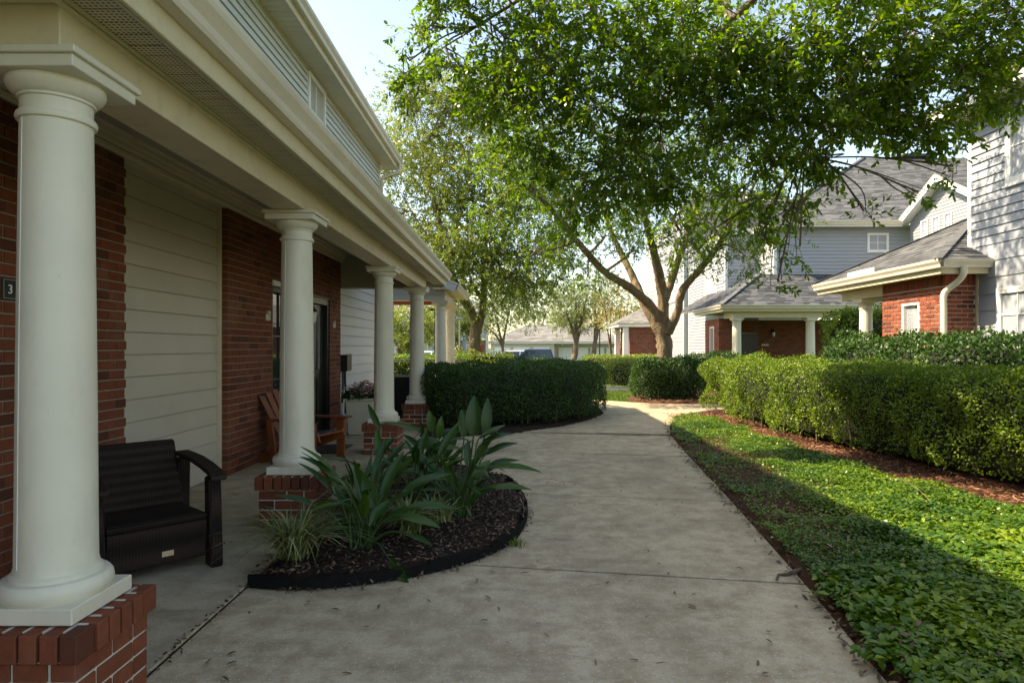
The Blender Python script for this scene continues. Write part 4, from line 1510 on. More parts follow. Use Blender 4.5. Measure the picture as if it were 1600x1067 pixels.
# poles
def pole(name, label, px, Y, top, r, mat):
    x = (px - 805) / 1000 * Y
    z0 = zg(Y) - .06
    o = empty(name, (x, Y, z0))
    tag(o, label, 'pole')
    MB().lathe([(r * 2, z0), (r * 2, z0 + .25), (r, z0 + .3), (r * .8, top)], x, Y, 10).build('post', mat, o, smooth=True)
    MB().box(x - .25, x + .25, Y - .12, Y + .12, top + .001, top + .12).build('lamp_head', mat, o, bevel=.02)
    return o


pole('light_pole', 'thin grey light pole left of the far oak trunk', 718, 48, 3.6, .06, M['metal'])
pole('light_pole', 'black lamp post in front of the garage block', 937, 60, 3.2, .07, M['black'])
pole('light_pole', 'dark thin post seen between the porch columns', 679.5, 30, 3.2, .05, M['black'])

# ================================================================ FURNITURE AND SMALL THINGS
def wicker_chair():
    """dark woven-resin armchair; local frame: faces -Y, then turned"""
    c = empty('armchair', (-2.51, 4.33, 0))
    tag(c, 'dark brown woven-resin armchair behind the first column, in front of the siding', 'chair')
    W = M['wicker']
    parts = []
    hw = .30
    def put(mb, name, bev=.012, par=None):
        o = mb.build(name, W, None, bevel=bev)
        o.parent = par or c
        return o
    # front panel, slightly bowed box under the seat
    body = MB().hexa([(-hw, -.30, .075), (hw, -.30, .075), (hw, .30, .075), (-hw, .30, .075)], [(-hw, -.325, .335), (hw, -.325, .335), (hw, .30, .335), (-hw, .30, .335)])
    put(body, 'front_panel')
    seat = MB().hexa([(-hw, -.335, .337), (hw, -.335, .337), (hw, .28, .315), (-hw, .28, .315)], [(-hw, -.325, .375), (hw, -.325, .375), (hw, .28, .352), (-hw, .28, .352)])
    put(seat, 'seat', .015)
    bk = MB().hexa([(-.33, .22, .33), (.33, .22, .33), (.33, .29, .30), (-.33, .29, .30)], [(-.30, .36, .80), (.30, .36, .80), (.30, .41, .79), (-.30, .41, .79)])
    put(bk, 'backrest', .015)
    for s in (-1, 1):
        x0, x1 = s * (hw + .003), s * (hw + .085)
        xa, xb = min(x0, x1), max(x0, x1)
        put(MB().hexa([(xa, -.37, 0), (xb, -.37, 0), (xb, -.25, 0), (xa, -.25, 0)], [(xa, -.33, .60), (xb, -.33, .60), (xb, -.235, .605), (xa, -.235, .605)]), 'leg')
        put(MB().hexa([(xa, .30, 0), (xb, .30, 0), (xb, .38, 0), (xa, .38, 0)], [(xa, .27, .66), (xb, .27, .66), (xb, .36, .66), (xa, .36, .66)]), 'leg')
        arm = [(-.40, .585), (-.34, .615), (-.18, .645), (.02, .668), (.22, .675), (.36, .675)]
        poly = arm + [(y, z + .032) for y, z in arm[::-1]]
        put(MB().prism(poly, xa - .012, xb + .012, 'x'), 'armrest', .008)
        put(MB().box(xa, xb, -.25, .30, .08, .30), 'side_panel')
    tg = MB().box(-.10 + .12, -.03 + .12, -.3135, -.309, .13, .165).build('maker_tag', M['tan'], None, bevel=.001)
    tg.parent = c
    c.rotation_euler = (0, 0, math.radians(45))
    return c


wicker_chair()


def adirondack():
    c = empty('adirondack_chair', (-2.75, 8.35, 0))
    tag(c, 'orange-stained wooden Adirondack chair half behind the second column', 'chair')
    W = M['wood']
    def put(mb, name, par=None):
        o = mb.build(name, W, None, bevel=.004)
        o.parent = par or c
        return o
    # local: faces -Y
    for i in range(5):
        x = (i - 2) * .105
        spread = (i - 2) * .02
        top = .93 - abs(i - 2) * .035
        put(MB().hexa([(x - .045, .13, .26), (x + .045, .13, .26), (x + .045, .15, .255), (x - .045, .15, .255)],
                      [(x + spread - .052, .46, top), (x + spread + .052, .46, top), (x + spread + .052, .48, top), (x + spread - .052, .48, top)]), 'back_slat')
    for i in range(6):
        y = -.36 + i * .09
        z = .37 - i * .021
        put(MB().obox((0, y, z), (.27, 0, 0), (0, .04, -.009), (0, .002, .009)), 'seat_slat')
    for s in (-1, 1):
        x = s * .32
        put(MB().box(x - .018, x + .018, -.40, -.28, 0, .545), 'leg')
        put(MB().bar((x - s * .04, -.42, .36), (x - s * .04, .52, .03), .03, .12), 'leg')
        put(MB().bar((x + s * .01, .20, 0), (x + s * .01, .28, .545), .03, .09, (0, 1, 0)), 'arm_post')
        put(MB().prism([(x - .055, -.46), (x + .075 * s + .0, -.47), (x + .06, -.30), (x + .05, .30), (x - .04, .32), (x - .06, -.30)], .547, .57, 'z'), 'armrest')
        put(MB().prism([(-.39, .545), (-.27, .545), (-.30, .42), (-.36, .36)], x + s * .02, x + s * .045, 'x'), 'bracket')
    put(MB().box(-.30, .30, .30, .325, .50, .58), 'back_rail')
    c.rotation_euler = (0, 0, math.radians(72))
    return c


adirondack()

tag(MB().box(-3.2, -2.45, 8.9, 9.7, .0035, .018).build('doormat', M['black'], bevel=.004), 'dark doormat on the porch floor behind the Adirondack chair', 'doormat')
# flower planter
fp = empty('flower_planter', (-2.62, 11.0, 0))
tag(fp, 'tall cream planter of pink and white flowers beside the brick door wall', 'planter')
pl = MB().hexa([(-2.82, 10.8, .003), (-2.42, 10.8, .003), (-2.42, 11.2, .003), (-2.82, 11.2, .003)], [(-2.86, 10.76, .58), (-2.38, 10.76, .58), (-2.38, 11.24, .58), (-2.86, 11.24, .58)])
pl.build('pot', M['planter'], fp, bevel=.012)
MB().box(-2.875, -2.365, 10.745, 11.255, .581, .625).build('rim', M['planter'], fp, bevel=.008)
n = 900
th = RNG.random(n) * 2 * math.pi
rr = np.sqrt(RNG.random(n)) * .30
pos = np.column_stack([-2.62 + rr * np.cos(th), 11.0 + rr * np.sin(th), .62 + .2 * (1 - (rr / .33) ** 2) * RNG.random(n)])
dd = np.column_stack([np.cos(th), np.sin(th), RNG.uniform(-.5, .8, n)])
leaf_obj('leaves', pos, dd, RNG.normal(0, .5, (n, 3)) + (0, 0, 1), .07, .035, M['hedge'], fp)
for nm, mt, k, off in (('pink_flowers', M['petal_pink'], 110, (.04, 0, 0)), ('white_flowers', M['petal_white'], 60, (-.08, -.1, -.05))):
    ctr = []
    for i in range(k):
        t, r = random.random() * 6.28, math.sqrt(random.random()) * .28
        ctr.append((-2.62 + r * math.cos(t) + off[0], 11 + r * math.sin(t) + off[1], .70 + .17 * (1 - (r / .3) ** 2) + random.uniform(-.05, .06) + off[2]))
    ctr = np.repeat(np.array(ctr), 5, 0)
    a = np.tile(np.arange(5) * 2 * math.pi / 5, k)
    dirs = np.column_stack([np.cos(a), np.sin(a), np.full(len(a), .3)]) + np.repeat(RNG.normal(0, .25, (k, 3)), 5, 0)
    leaf_obj(nm, ctr, dirs, np.tile((0, 0, 1.), (len(a), 1)) + np.repeat(RNG.normal(0, .4, (k, 3)), 5, 0), .035, .032, mt, fp)

bp_ = empty('black_planter', (-2.45, 13.6, 0))
tag(bp_, 'tall black square planter behind the third column', 'planter')
MB().hexa([(-2.66, 13.4, .003), (-2.24, 13.4, .003), (-2.24, 13.8, .003), (-2.66, 13.8, .003)], [(-2.7, 13.35, .86), (-2.2, 13.35, .86), (-2.2, 13.85, .86), (-2.7, 13.85, .86)]).build('pot', M['black'], bp_, bevel=.01)
MB().box(-2.715, -2.185, 13.335, 13.865, .861, .895).build('rim', M['metal'], bp_, bevel=.006)
MB().box(-2.66, -2.24, 13.39, 13.81, .84, .896).build('soil', M['mulch_dark'], bp_)


# ---------------------------------------------------------------- cars
def car(name, label, x, y, rz, paint, kind='sedan'):
    c = empty(name, (x, y, zg(y) - .05))
    tag(c, label, 'car' if kind != 'pickup' else 'pickup', 'vehicles in the car park')
    def put(mb, nm, mat, bev=0, par=None, smooth=False):
        o = mb.build(nm, mat, None, bevel=bev, smooth=smooth, seg=2)
        o.parent = par or c
        return o
    L = {'sedan': 4.6, 'suv': 4.7, 'pickup': 5.6}[kind]
    h = L / 2
    if kind == 'sedan':
        side = [(-h, .35), (-h + .02, .62), (-h + .25, .80), (-h + 1.15, .92), (h - 1.0, .95), (h - .1, .88), (h, .6), (h - .05, .32)]
        cab0, cab1 = [(-h + 1.0, .90), (h - .65, .93)], [(-h + 1.75, 1.40), (h - 1.45, 1.40)]
    elif kind == 'suv':
        side = [(-h, .4), (-h + .02, .75), (-h + .2, .95), (-h + 1.2, 1.05), (h - .3, 1.08), (h, .95), (h - .02, .4)]
        cab0, cab1 = [(-h + 1.05, 1.03), (h - .08, 1.06)], [(-h + 1.75, 1.70), (h - .5, 1.70)]
    else:
        side = [(-h, .5), (-h + .02, .9), (-h + .2, 1.05), (-h + 1.4, 1.14), (h - 1.7, 1.14), (h - .05, 1.12), (h, .95), (h, .5)]
        cab0, cab1 = [(-h + 1.25, 1.12), (h - 1.75, 1.12)], [(-h + 2.0, 1.84), (h - 1.95, 1.84)]
    hw = .92
    put(MB().prism(side, -hw, hw, 'y'), 'body', paint, .07, smooth=True)
    (a0, z0), (a1, _) = cab0
    (b0, z1), (b1, _) = cab1
    w0, w1 = hw - .08, hw - .24
    put(MB().hexa([(a0, -w0, z0), (a1, -w0, z0), (a1, w0, z0), (a0, w0, z0)], [(b0, -w1, z1), (b1, -w1, z1), (b1, w1, z1), (b0, w1, z1)]), 'windows', M['carglass'], .03)
    put(MB().hexa([(b0 - .06, -w1 - .03, z1 - .03), (b1 + .06, -w1 - .03, z1 - .03), (b1 + .06, w1 + .03, z1 - .03), (b0 - .06, w1 + .03, z1 - .03)],
                  [(b0 + .1, -w1 + .08, z1 + .05), (b1 - .1, -w1 + .08, z1 + .05), (b1 - .1, w1 - .08, z1 + .05), (b0 + .1, w1 - .08, z1 + .05)]), 'roof', paint, .02)
    for s in (-1, 1):
        for t in (0, .5, 1):
            p = np.array((a0 + (a1 - a0) * t, s * (w0 + .006), z0))
            q = np.array((b0 + (b1 - b0) * t, s * (w1 + .006), z1))
            put(MB().bar(p, q, .09, .03, (0, 1, 0)), 'pillar', paint)
        for xx in (-h + .9, h - .95):
            w = MB()
            ring = [(.0, -.11), (.22, -.11), (.33, -.08), (.33, .08), (.22, .11), (0, .11)]
            vs, fs, nn = [], [], 18
            for r, d in ring:
                for k in range(nn):
                    an = 2 * math.pi * k / nn
                    vs.append((xx + r * math.cos(an), s * (hw - .08) + d, .33 + r * math.sin(an)))
            for i in range(len(ring) - 1):
                for k in range(nn):
                    fs.append((i * nn + k, i * nn + (k + 1) % nn, (i + 1) * nn + (k + 1) % nn, (i + 1) * nn + k))
            wh = put(w.add(vs, fs), 'wheel', M['tyre'])
            rim = MB().tube([(xx, s * (hw + .02), .33), (xx, s * (hw + .035), .33)], .2, 14)
            put(rim, 'rim', M['metal'], par=wh)
        put(MB().box(-h - .012, -h + .08, s * .62 - .17, s * .62 + .17, .62, .74), 'headlight', M['glass_pale'], .02)
        put(MB().box(h - .08, h + .012, s * .68 - .14, s * .68 + .14, .70, .84), 'tail_light', M['petal_pink'], .02)
    if kind == 'pickup':
        put(MB().box(h - 1.70, h - .1, -hw + .12, hw - .12, 1.121, 1.135), 'bed_floor', M['black'])
    c.rotation_euler = (0, 0, rz)
    return c


NAVY = car_mat('navy_paint', (.03, .045, .09))
SILV = car_mat('silver_paint', (.55, .56, .58))
BLUE = car_mat('blue_paint', (.08, .14, .24))
WHTE = car_mat('white_paint', (.75, .75, .75))
car('parked_pickup', 'navy crew-cab pickup showing above the left hedge', 1.6, 45, 0, NAVY, 'pickup')
car('parked_car', 'white car behind the navy pickup', -.2, 52, 0, WHTE, 'suv')
car('parked_car', 'silver sedan seen between the third and fourth columns', -7.0, 40, .25, SILV, 'sedan')
car('parked_car', 'pale hatchback seen right of the fourth column', -5.9, 43, 1.2, SILV, 'suv')
car('parked_car', 'blue sedan right of the last porch column, near the grey pole', -3.6, 44, .12, BLUE, 'sedan')
car('parked_car', 'silver car parked behind the blue sedan', -3.6, 52, .3, SILV, 'sedan')


# ================================================================ PLANTS
def lump(x, y, z, s=1.0):
    return (np.sin(x * 3.1 * s + 1.3) * np.sin(y * 2.7 * s + .4) + np.sin(x * 6.3 * s + y * 4.9 * s) * .5 + np.sin(z * 7.1 * s + x * 2.2 * s - y * 3.3 * s) * .6
            + np.sin(x * 13 * s - z * 11 * s) * .25 + np.sin(y * 14 * s + z * 9 * s + 2) * .25)


def buffer_path(path, w):
    p = np.array(catmull([(x, y, 0) for x, y in path], 8))[:, :2] if len(path) > 2 else np.array(path, float)
    d = np.gradient(p, axis=0)
    d /= np.linalg.norm(d, axis=1, keepdims=True)
    nrm = np.column_stack([-d[:, 1], d[:, 0]])
    w = np.interp(np.linspace(0, 1, len(p)), np.linspace(0, 1, np.size(w)), np.atleast_1d(w)) / 2
    Lh, Rh = p + nrm * w[:, None], p - nrm * w[:, None]
    def cap(c, dv, ww):
        a0 = math.atan2(dv[1], dv[0])
        return [c + ww * np.array((math.cos(a0 + a) * .75, math.sin(a0 + a))) if False else
                c + ww * (abs(math.cos(a)) ** .6 * dv * np.sign(math.cos(a)) + abs(math.sin(a)) ** .6 * np.sign(math.sin(a)) * np.array((-dv[1], dv[0])))
                for a in np.linspace(-math.pi / 2, math.pi / 2, 11)[1:-1]]
    poly = list(Rh) + cap(p[-1], d[-1], w[-1]) + list(Lh[::-1]) + cap(p[0], -d[0], w[0])
    return np.array(poly)


def hedge(name, label, path, width, h, n, L, W, mat, cat='hedge', group=None, z0=None, rough=.05, round_=.18, twigs=0, hexa=True, bottom=.08, stems=True, kind=None):
    poly = buffer_path(path, width)
    ctr = poly.mean(0)
    gz = zg(ctr[1]) if z0 is None else z0
    o = empty(name, (ctr[0], ctr[1], gz))
    tag(o, label, cat, group)
    a, b = poly, np.roll(poly, -1, 0)
    seg = np.linalg.norm(b - a, axis=1)
    per = seg.sum()
    area = .5 * abs(np.sum(a[:, 0] * b[:, 1] - b[:, 0] * a[:, 1]))
    ns = int(n * per * h / (per * h + area))
    # sides
    i = RNG.choice(len(seg), ns, p=seg / per)
    t = RNG.random(ns)
    q = a[i] + (b - a)[i] * t[:, None]
    e = (b - a)[i] / (seg[i][:, None] + 1e-9)
    sgn = np.sign(np.sum(a[:, 0] * b[:, 1] - b[:, 0] * a[:, 1]))
    nr2 = np.column_stack([e[:, 1], -e[:, 0]]) * sgn
    z = bottom + (h - bottom) * RNG.random(ns) ** .85
    k = np.clip((z - (h - round_)) / round_, 0, 1)
    inset = round_ * (1 - np.sqrt(1 - k ** 2)) + np.clip((.3 - z / h) / .3, 0, 1) * .07 * h
    lm = lump(q[:, 0], q[:, 1], z) * rough
    dep = RNG.exponential(.035, ns)
    P1 = np.column_stack([q + nr2 * (lm - inset - dep)[:, None], gz + z])
    N1 = np.column_stack([nr2, .3 + .9 * k])
    # top
    nt_ = n - ns
    qt = scatter_poly(poly, nt_)
    _, dist = inside(qt, poly)
    kk = np.clip(1 - dist / round_, 0, 1)
    zt = h - round_ * (1 - np.sqrt(1 - kk ** 2)) + lump(qt[:, 0], qt[:, 1], np.full(nt_, h)) * rough * .6 - RNG.exponential(.03, nt_)
    shoots = RNG.random(nt_) < .04
    zt += shoots * RNG.random(nt_) * .09
    P2 = np.column_stack([qt, gz + zt])
    N2 = np.tile((0, 0, 1.), (nt_, 1))
    Pn = np.vstack([P1, P2])
    Nn = unit(np.vstack([N1, N2]))
    m = len(Pn)
    d = unit(Nn * .55 + RNG.normal(0, .62, (m, 3)) + (0, 0, .25))
    nn = unit(Nn * .8 + RNG.normal(0, .55, (m, 3)))
    rnd = np.clip(RNG.normal(.45, .22, m) + .12 * lump(Pn[:, 0], Pn[:, 1], Pn[:, 2], 2.0) * .5, 0, 1)
    leaf_obj('foliage', Pn, d, nn, L * RNG.uniform(.65, 1.3, m), W * RNG.uniform(.7, 1.2, m), mat, o, hexa, rnd=rnd, kind=kind)
    # solid dark core: shade between the inner leaves put into its colour
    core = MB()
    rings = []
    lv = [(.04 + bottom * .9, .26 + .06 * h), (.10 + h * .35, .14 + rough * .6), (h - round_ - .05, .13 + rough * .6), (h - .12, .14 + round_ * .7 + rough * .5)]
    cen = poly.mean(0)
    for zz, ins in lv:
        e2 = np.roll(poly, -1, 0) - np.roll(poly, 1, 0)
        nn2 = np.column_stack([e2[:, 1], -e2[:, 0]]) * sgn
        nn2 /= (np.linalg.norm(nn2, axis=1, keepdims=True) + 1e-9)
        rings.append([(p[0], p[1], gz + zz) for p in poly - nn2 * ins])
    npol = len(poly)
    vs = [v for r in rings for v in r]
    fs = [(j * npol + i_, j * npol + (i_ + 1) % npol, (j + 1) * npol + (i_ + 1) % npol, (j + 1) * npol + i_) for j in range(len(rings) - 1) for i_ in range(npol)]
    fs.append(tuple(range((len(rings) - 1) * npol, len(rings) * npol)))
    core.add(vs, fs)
    core.build('dark_core', M['core'], o)
    if twigs:
        tw = MB()
        pts = RNG.choice(ns, twigs)
        for j in pts:
            p = P1[j]
            dn = N1[j] * (1, 1, .2)
            s0 = p - dn * .16 + (0, 0, -.12)
            tw.tube([s0, p + (0, 0, -.01), p + np.array([random.uniform(-.05, .05), random.uniform(-.05, .05), .05])], [.006, .004, .002], 4)
        tw.build('twigs', M['twig'], o)['kind'] = 'stuff'
    if stems:
        st = MB()
        for _ in range(max(3, int(per * 1.3))):
            j = random.randrange(ns)
            x, y = q[j] - nr2[j] * random.uniform(.22, .4)
            st.tube([(x, y, gz - .02), (x + random.uniform(-.04, .04), y + random.uniform(-.04, .04), gz + .25), (x + random.uniform(-.1, .1), y + random.uniform(-.1, .1), gz + .5)], [.016, .012, .008], 5)
        st.build('stems', M['twig'], o)['kind'] = 'stuff'
    return o


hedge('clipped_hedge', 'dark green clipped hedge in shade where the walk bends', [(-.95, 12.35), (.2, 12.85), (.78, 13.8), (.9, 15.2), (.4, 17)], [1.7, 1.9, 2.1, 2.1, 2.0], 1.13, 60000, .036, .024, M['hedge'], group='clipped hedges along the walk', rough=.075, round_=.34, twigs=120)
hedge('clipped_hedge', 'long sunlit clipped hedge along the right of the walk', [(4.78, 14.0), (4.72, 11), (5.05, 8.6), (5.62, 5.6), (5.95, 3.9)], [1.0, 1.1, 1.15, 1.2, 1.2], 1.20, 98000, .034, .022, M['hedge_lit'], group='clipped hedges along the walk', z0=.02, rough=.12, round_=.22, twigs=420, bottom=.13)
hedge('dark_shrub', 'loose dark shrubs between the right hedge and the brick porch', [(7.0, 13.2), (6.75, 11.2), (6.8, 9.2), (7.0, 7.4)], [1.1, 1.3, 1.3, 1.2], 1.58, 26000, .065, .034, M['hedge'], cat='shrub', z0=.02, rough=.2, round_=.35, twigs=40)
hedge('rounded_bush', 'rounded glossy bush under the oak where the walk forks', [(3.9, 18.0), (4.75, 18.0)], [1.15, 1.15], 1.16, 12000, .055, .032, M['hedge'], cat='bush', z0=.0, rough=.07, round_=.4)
hedge('low_hedge', 'pale yellow-green boxy hedge in front of the brick pavilion', [(4.0, 31.0), (6.6, 30.4)], [1.6, 1.6], 1.45, 9000, .07, .05, M['hedge_pale'], rough=.08, hexa=False, stems=False, round_=.3)
hedge('low_hedge', 'pale clipped hedge bushes left of the oak trunk', [(4.6, 26.5), (5.9, 25.6)], [1.5, 1.7], 1.15, 9000, .06, .045, M['hedge_pale'], rough=.12, hexa=False, stems=False, round_=.4)
hedge('dark_bush', 'dark bush right of the oak trunk below the cream building', [(6.3, 22.3), (7.5, 22.6)], [1.3, 1.3], 1.28, 8000, .06, .04, M['hedge'], cat='bush', rough=.12, hexa=False, round_=.4)
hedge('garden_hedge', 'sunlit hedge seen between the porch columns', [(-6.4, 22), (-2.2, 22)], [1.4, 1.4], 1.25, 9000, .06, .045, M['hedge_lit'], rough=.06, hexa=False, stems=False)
hedge('flowering_shrub', 'light leafy shrubs behind the left hedge at the far oak', [(-2.6, 23.8), (-.6, 24.0)], [1.2, 1.2], 1.35, 5000, .08, .05, M['oak2'], cat='shrub', rough=.2, hexa=False, round_=.5)
hedge('porch_shrub', 'leafy upright shrub between the porch column and brick wall of the grey house', [(9.0, 17.2), (10.2, 17.4)], [1.3, 1.3], 2.55, 7000, .08, .05, M['hedge_lit'], cat='shrub', z0=-.05, rough=.2, hexa=False, round_=.6)
hedge('seedling_shrub', 'small leafy shrub beside the fourth column', [(-1.62, 12.75), (-1.5, 13.5)], [.6, .6], .8, 2200, .05, .03, M['hedge_lit'], cat='shrub', z0=0, rough=.08, round_=.2)

# ---- ground cover along the right of the walk
GCP = [(right_edge(y) + .03, y) for y in np.linspace(1.6, 13.4, 22)]
gc_out = lambda y: float(np.interp(y, [1.5, 5.16, 6.8, 10.0, 12.5, 13.6], [4.9, 4.32, 3.95, 3.84, 3.80, 3.65]))
GCP += [(gc_out(y), y) for y in np.linspace(13.4, 1.6, 22)]
n = 210000
xy = scatter_poly(GCP, n)
xy[:, 0] -= .15 * (RNG.random(n) < .4) * np.clip(lump(xy[:, 1] * 2, xy[:, 1], np.zeros(n), 1), 0, 2) * RNG.random(n)
pk = 1.0 / np.clip(xy[:, 1] / 5.0, .8, 3) ** .9
re_ = np.array([right_edge(y) for y in xy[:, 1]])
du = xy[:, 0] - re_
bare = np.exp(-((du - .32) / .52) ** 2) * np.clip((xy[:, 1] - 3.8) / 1.5, 0, 1) * np.clip((11 - xy[:, 1]) / 2, 0, 1)
bare = np.clip(bare + .35 * lump(xy[:, 0], xy[:, 1], np.zeros(n), 1.2) * (bare > .1), 0, 1)
keep = RNG.random(n) < pk * (1 - .86 * bare)
xy, du, bare = xy[keep], du[keep], bare[keep]
n = len(xy)
hh = (.055 + .075 * np.clip(du / .7, 0, 1) * (1 - .75 * bare)) + .022 * lump(xy[:, 0], xy[:, 1], np.zeros(n), 1.6)
zz = .03 + np.maximum(hh, .015) * (1 - RNG.random(n) ** 2.2 * .7)
a = RNG.random(n) * 2 * math.pi
d = np.column_stack([np.cos(a), np.sin(a), RNG.normal(.05, .4, n)])
nr = unit(np.column_stack([RNG.normal(0, .42, n), RNG.normal(0, .42, n), np.ones(n)]))
size = RNG.uniform(.6, 1.35, n) * (1 - .25 * bare) * (1 + .45 * np.clip(lump(xy[:, 0] + 3, xy[:, 1] * .8, np.zeros(n), .7), -.5, 1.2) * np.clip((7 - xy[:, 1]) / 3, 0, 1))
gc = leaf_obj('ground_cover', np.column_stack([xy, zz]), d, nr, np.where(xy[:, 1] < 3.8, .038, .031) * size, .019 * size, M['jasmine'], rnd=np.clip(RNG.normal(.45, .22, n) + .14 * lump(xy[:, 0], xy[:, 1], np.zeros(n), .9), 0, 1))
tag(gc, 'low leafy ground cover between the walk and the right hedge', 'ground cover')
n = 2600
xy = scatter_poly(GCP, n)
tag(flat_scatter('dead_leaves', xy, RNG.uniform(.05, .13, n), .045, .02, M['litter']), 'brown dead leaves among the ground cover', 'dead leaves')
# stray pale stem lying over the ground cover
st = MB().tube(catmull([(3.72, 6.55, .13), (3.66, 6.2, .22), (3.58, 5.75, .24), (3.55, 5.4, .14)], 6), [.0028] * 18 + [.002], 6)
tag(st.build('dry_stem', M['bark_pale'], smooth=True), 'long pale dry stem arching over the ground cover', 'stem')

# leaf litter and twigs on the concrete
q = scatter_poly([(-1.5, 2.4), (1.5, 2.4), (1.75, 4.0), (2.05, 6.5), (2.5, 10.5), (-1.2, 10.3), (.3, 7.4), (.25, 4.6), (-1.5, 3.7)], 150)
tag(flat_scatter('leaf_litter', q, .008, .05, .013, M['litter'], .12), 'scattered dry leaves and twigs on the walk', 'leaf litter')
q = scatter_poly([(-3.1, 3.2), (-1.75, 3.2), (-1.75, 8), (-3.1, 8)], 45)
tag(flat_scatter('porch_litter', q, .010, .045, .016, M['litter'], .12), 'few dry leaves on the porch floor', 'leaf litter')
ed = np.array([(right_edge(y) + random.uniform(-.10, .05), y) for y in RNG.uniform(2.2, 13, 520)])
tag(flat_scatter('edge_litter', ed, .012, .055, .017, M['litter'], .25), 'dry leaves gathered along the right edge of the walk', 'leaf litter')
crk = np.array([(-1.67 + random.gauss(0, .02), y) for y in RNG.uniform(2.3, 4.0, 120)])
tag(flat_scatter('joint_debris', crk, .006, .03, .012, M['chip'], .2), 'dark debris in the joint between porch floor and walk', 'debris')
eb = np.array([(x + random.uniform(-.02, .06), y - random.uniform(0, .05)) for x, y in [BED[i] if False else tuple(edge_pts[random.randrange(5, 55)][:2]) for i in range(260)]])
tag(flat_scatter('bed_edge_litter', eb, .012, .035, .013, M['litter'], .3), 'dry debris along the foot of the black edging', 'leaf litter')

# lawn grass behind the bend
gp = scatter_poly([(2.2, 17.9), (3.2, 17.4), (3.3, 18.9), (4.0, 21), (5.0, 23.2), (2.4, 22.8), (1.6, 19.2)], 9000)
n = len(gp)
dirs = np.column_stack([RNG.normal(0, .35, n), RNG.normal(0, .35, n), np.ones(n)])
tag(leaf_obj('lawn_grass', np.column_stack([gp, [zg(v) - .06 for v in gp[:, 1]]]), dirs, RNG.normal(0, 1, (n, 3)), RNG.uniform(.06, .13, n), .012, M['grass'], hexa=False), 'bright lawn grass beyond the bend of the walk', 'grass')


# ---- paddle-leaf plants in the bed
def blade_mesh(a, b, w, up, sag=.08, n=9, cup=.25):
    a, b = np.array(a, float), np.array(b, float)
    d = b - a
    L = np.linalg.norm(d)
    d /= L
    s = np.cross(d, up)
    s /= np.linalg.norm(s)
    u = np.cross(s, d)
    mb = MB()
    vs, fs = [], []
    for i in range(n + 1):
        t = i / n
        ww = w / 2 * (math.sin(math.pi * min(1, .06 + t * .94) ** .8) ** .75) if t < 1 else .002
        ww = max(ww, .004)
        c = a + d * L * t + u * (sag * L * (4 * t * (1 - t)) * .5)
        c = c + np.array((0, 0, -1)) * sag * L * t * t * .6
        wob = .02 * math.sin(t * 17 + a[0] * 9)
        vs += [c - s * ww + u * ww * (cup + wob), c - s * ww * .5 + u * ww * cup * .35, c, c + s * ww * .5 + u * ww * cup * .35, c + s * ww + u * ww * (cup - wob)]
    for i in range(n):
        for k in range(4):
            fs.append((i * 5 + k, i * 5 + k + 1, i * 5 + 6 + k, i * 5 + 5 + k))
    mb.add(vs, fs)
    return mb


ZX, ZY, ZS = 380, 560, 2.808


def zpt(zx, zy, Y):
    return P(ZX + zx / ZS, ZY + zy / ZS, Y)


def paddle_plant(label, base, leaves):
    o = empty('paddle_leaf_plant', (base[0], base[1], .08))
    tag(o, label, 'plant', 'paddle-leaf plants in the curved bed')
    specs = [(zpt(sx, sy, base[1] + dy0), zpt(tx, ty, base[1] + dy1), w, face) for (sx, sy, tx, ty, w, dy0, dy1, face) in leaves]
    for _ in range(18):
        az, rr0, hz = random.uniform(0, 6.28), random.uniform(.08, .26), random.uniform(.22, .55)
        a_ = np.array((base[0] + math.cos(az) * rr0, base[1] + math.sin(az) * rr0, hz))
        ln = random.uniform(.22, .36)
        b_ = a_ + np.array((math.cos(az) * ln * .85, math.sin(az) * ln * .85, random.uniform(-.06, .34)))
        specs.append((a_, b_, random.uniform(.045, .085), 0))
    for (a, b, w, face) in specs:
        up = (random.uniform(-.2, .2), -1.0, .45) if face else (random.uniform(-.3, .3), -.45, 1.0)
        lf = blade_mesh(a, b, w * .86, up, random.uniform(.05, .14))
        lf.r = [random.random()] * len(lf.v)
        lo = lf.build('leaf', M['paddle'], o, smooth=True)
        g = np.array((base[0] + random.uniform(-.07, .07), base[1] + random.uniform(-.06, .06), .07))
        mid = (g + a) / 2 + np.array((0, 0, .04 + .06 * abs(a[0] - g[0])))
        dv = (b - a) / np.linalg.norm(b - a)
        sk = catmull([g, mid, a - dv * .02, a + (b - a) * .5], 4)
        rr_ = list(np.linspace(.011, .005, len(sk)))
        MB().tube(sk, rr_, 6).build('stalk', M['stalk'], lo, smooth=True)
    return o


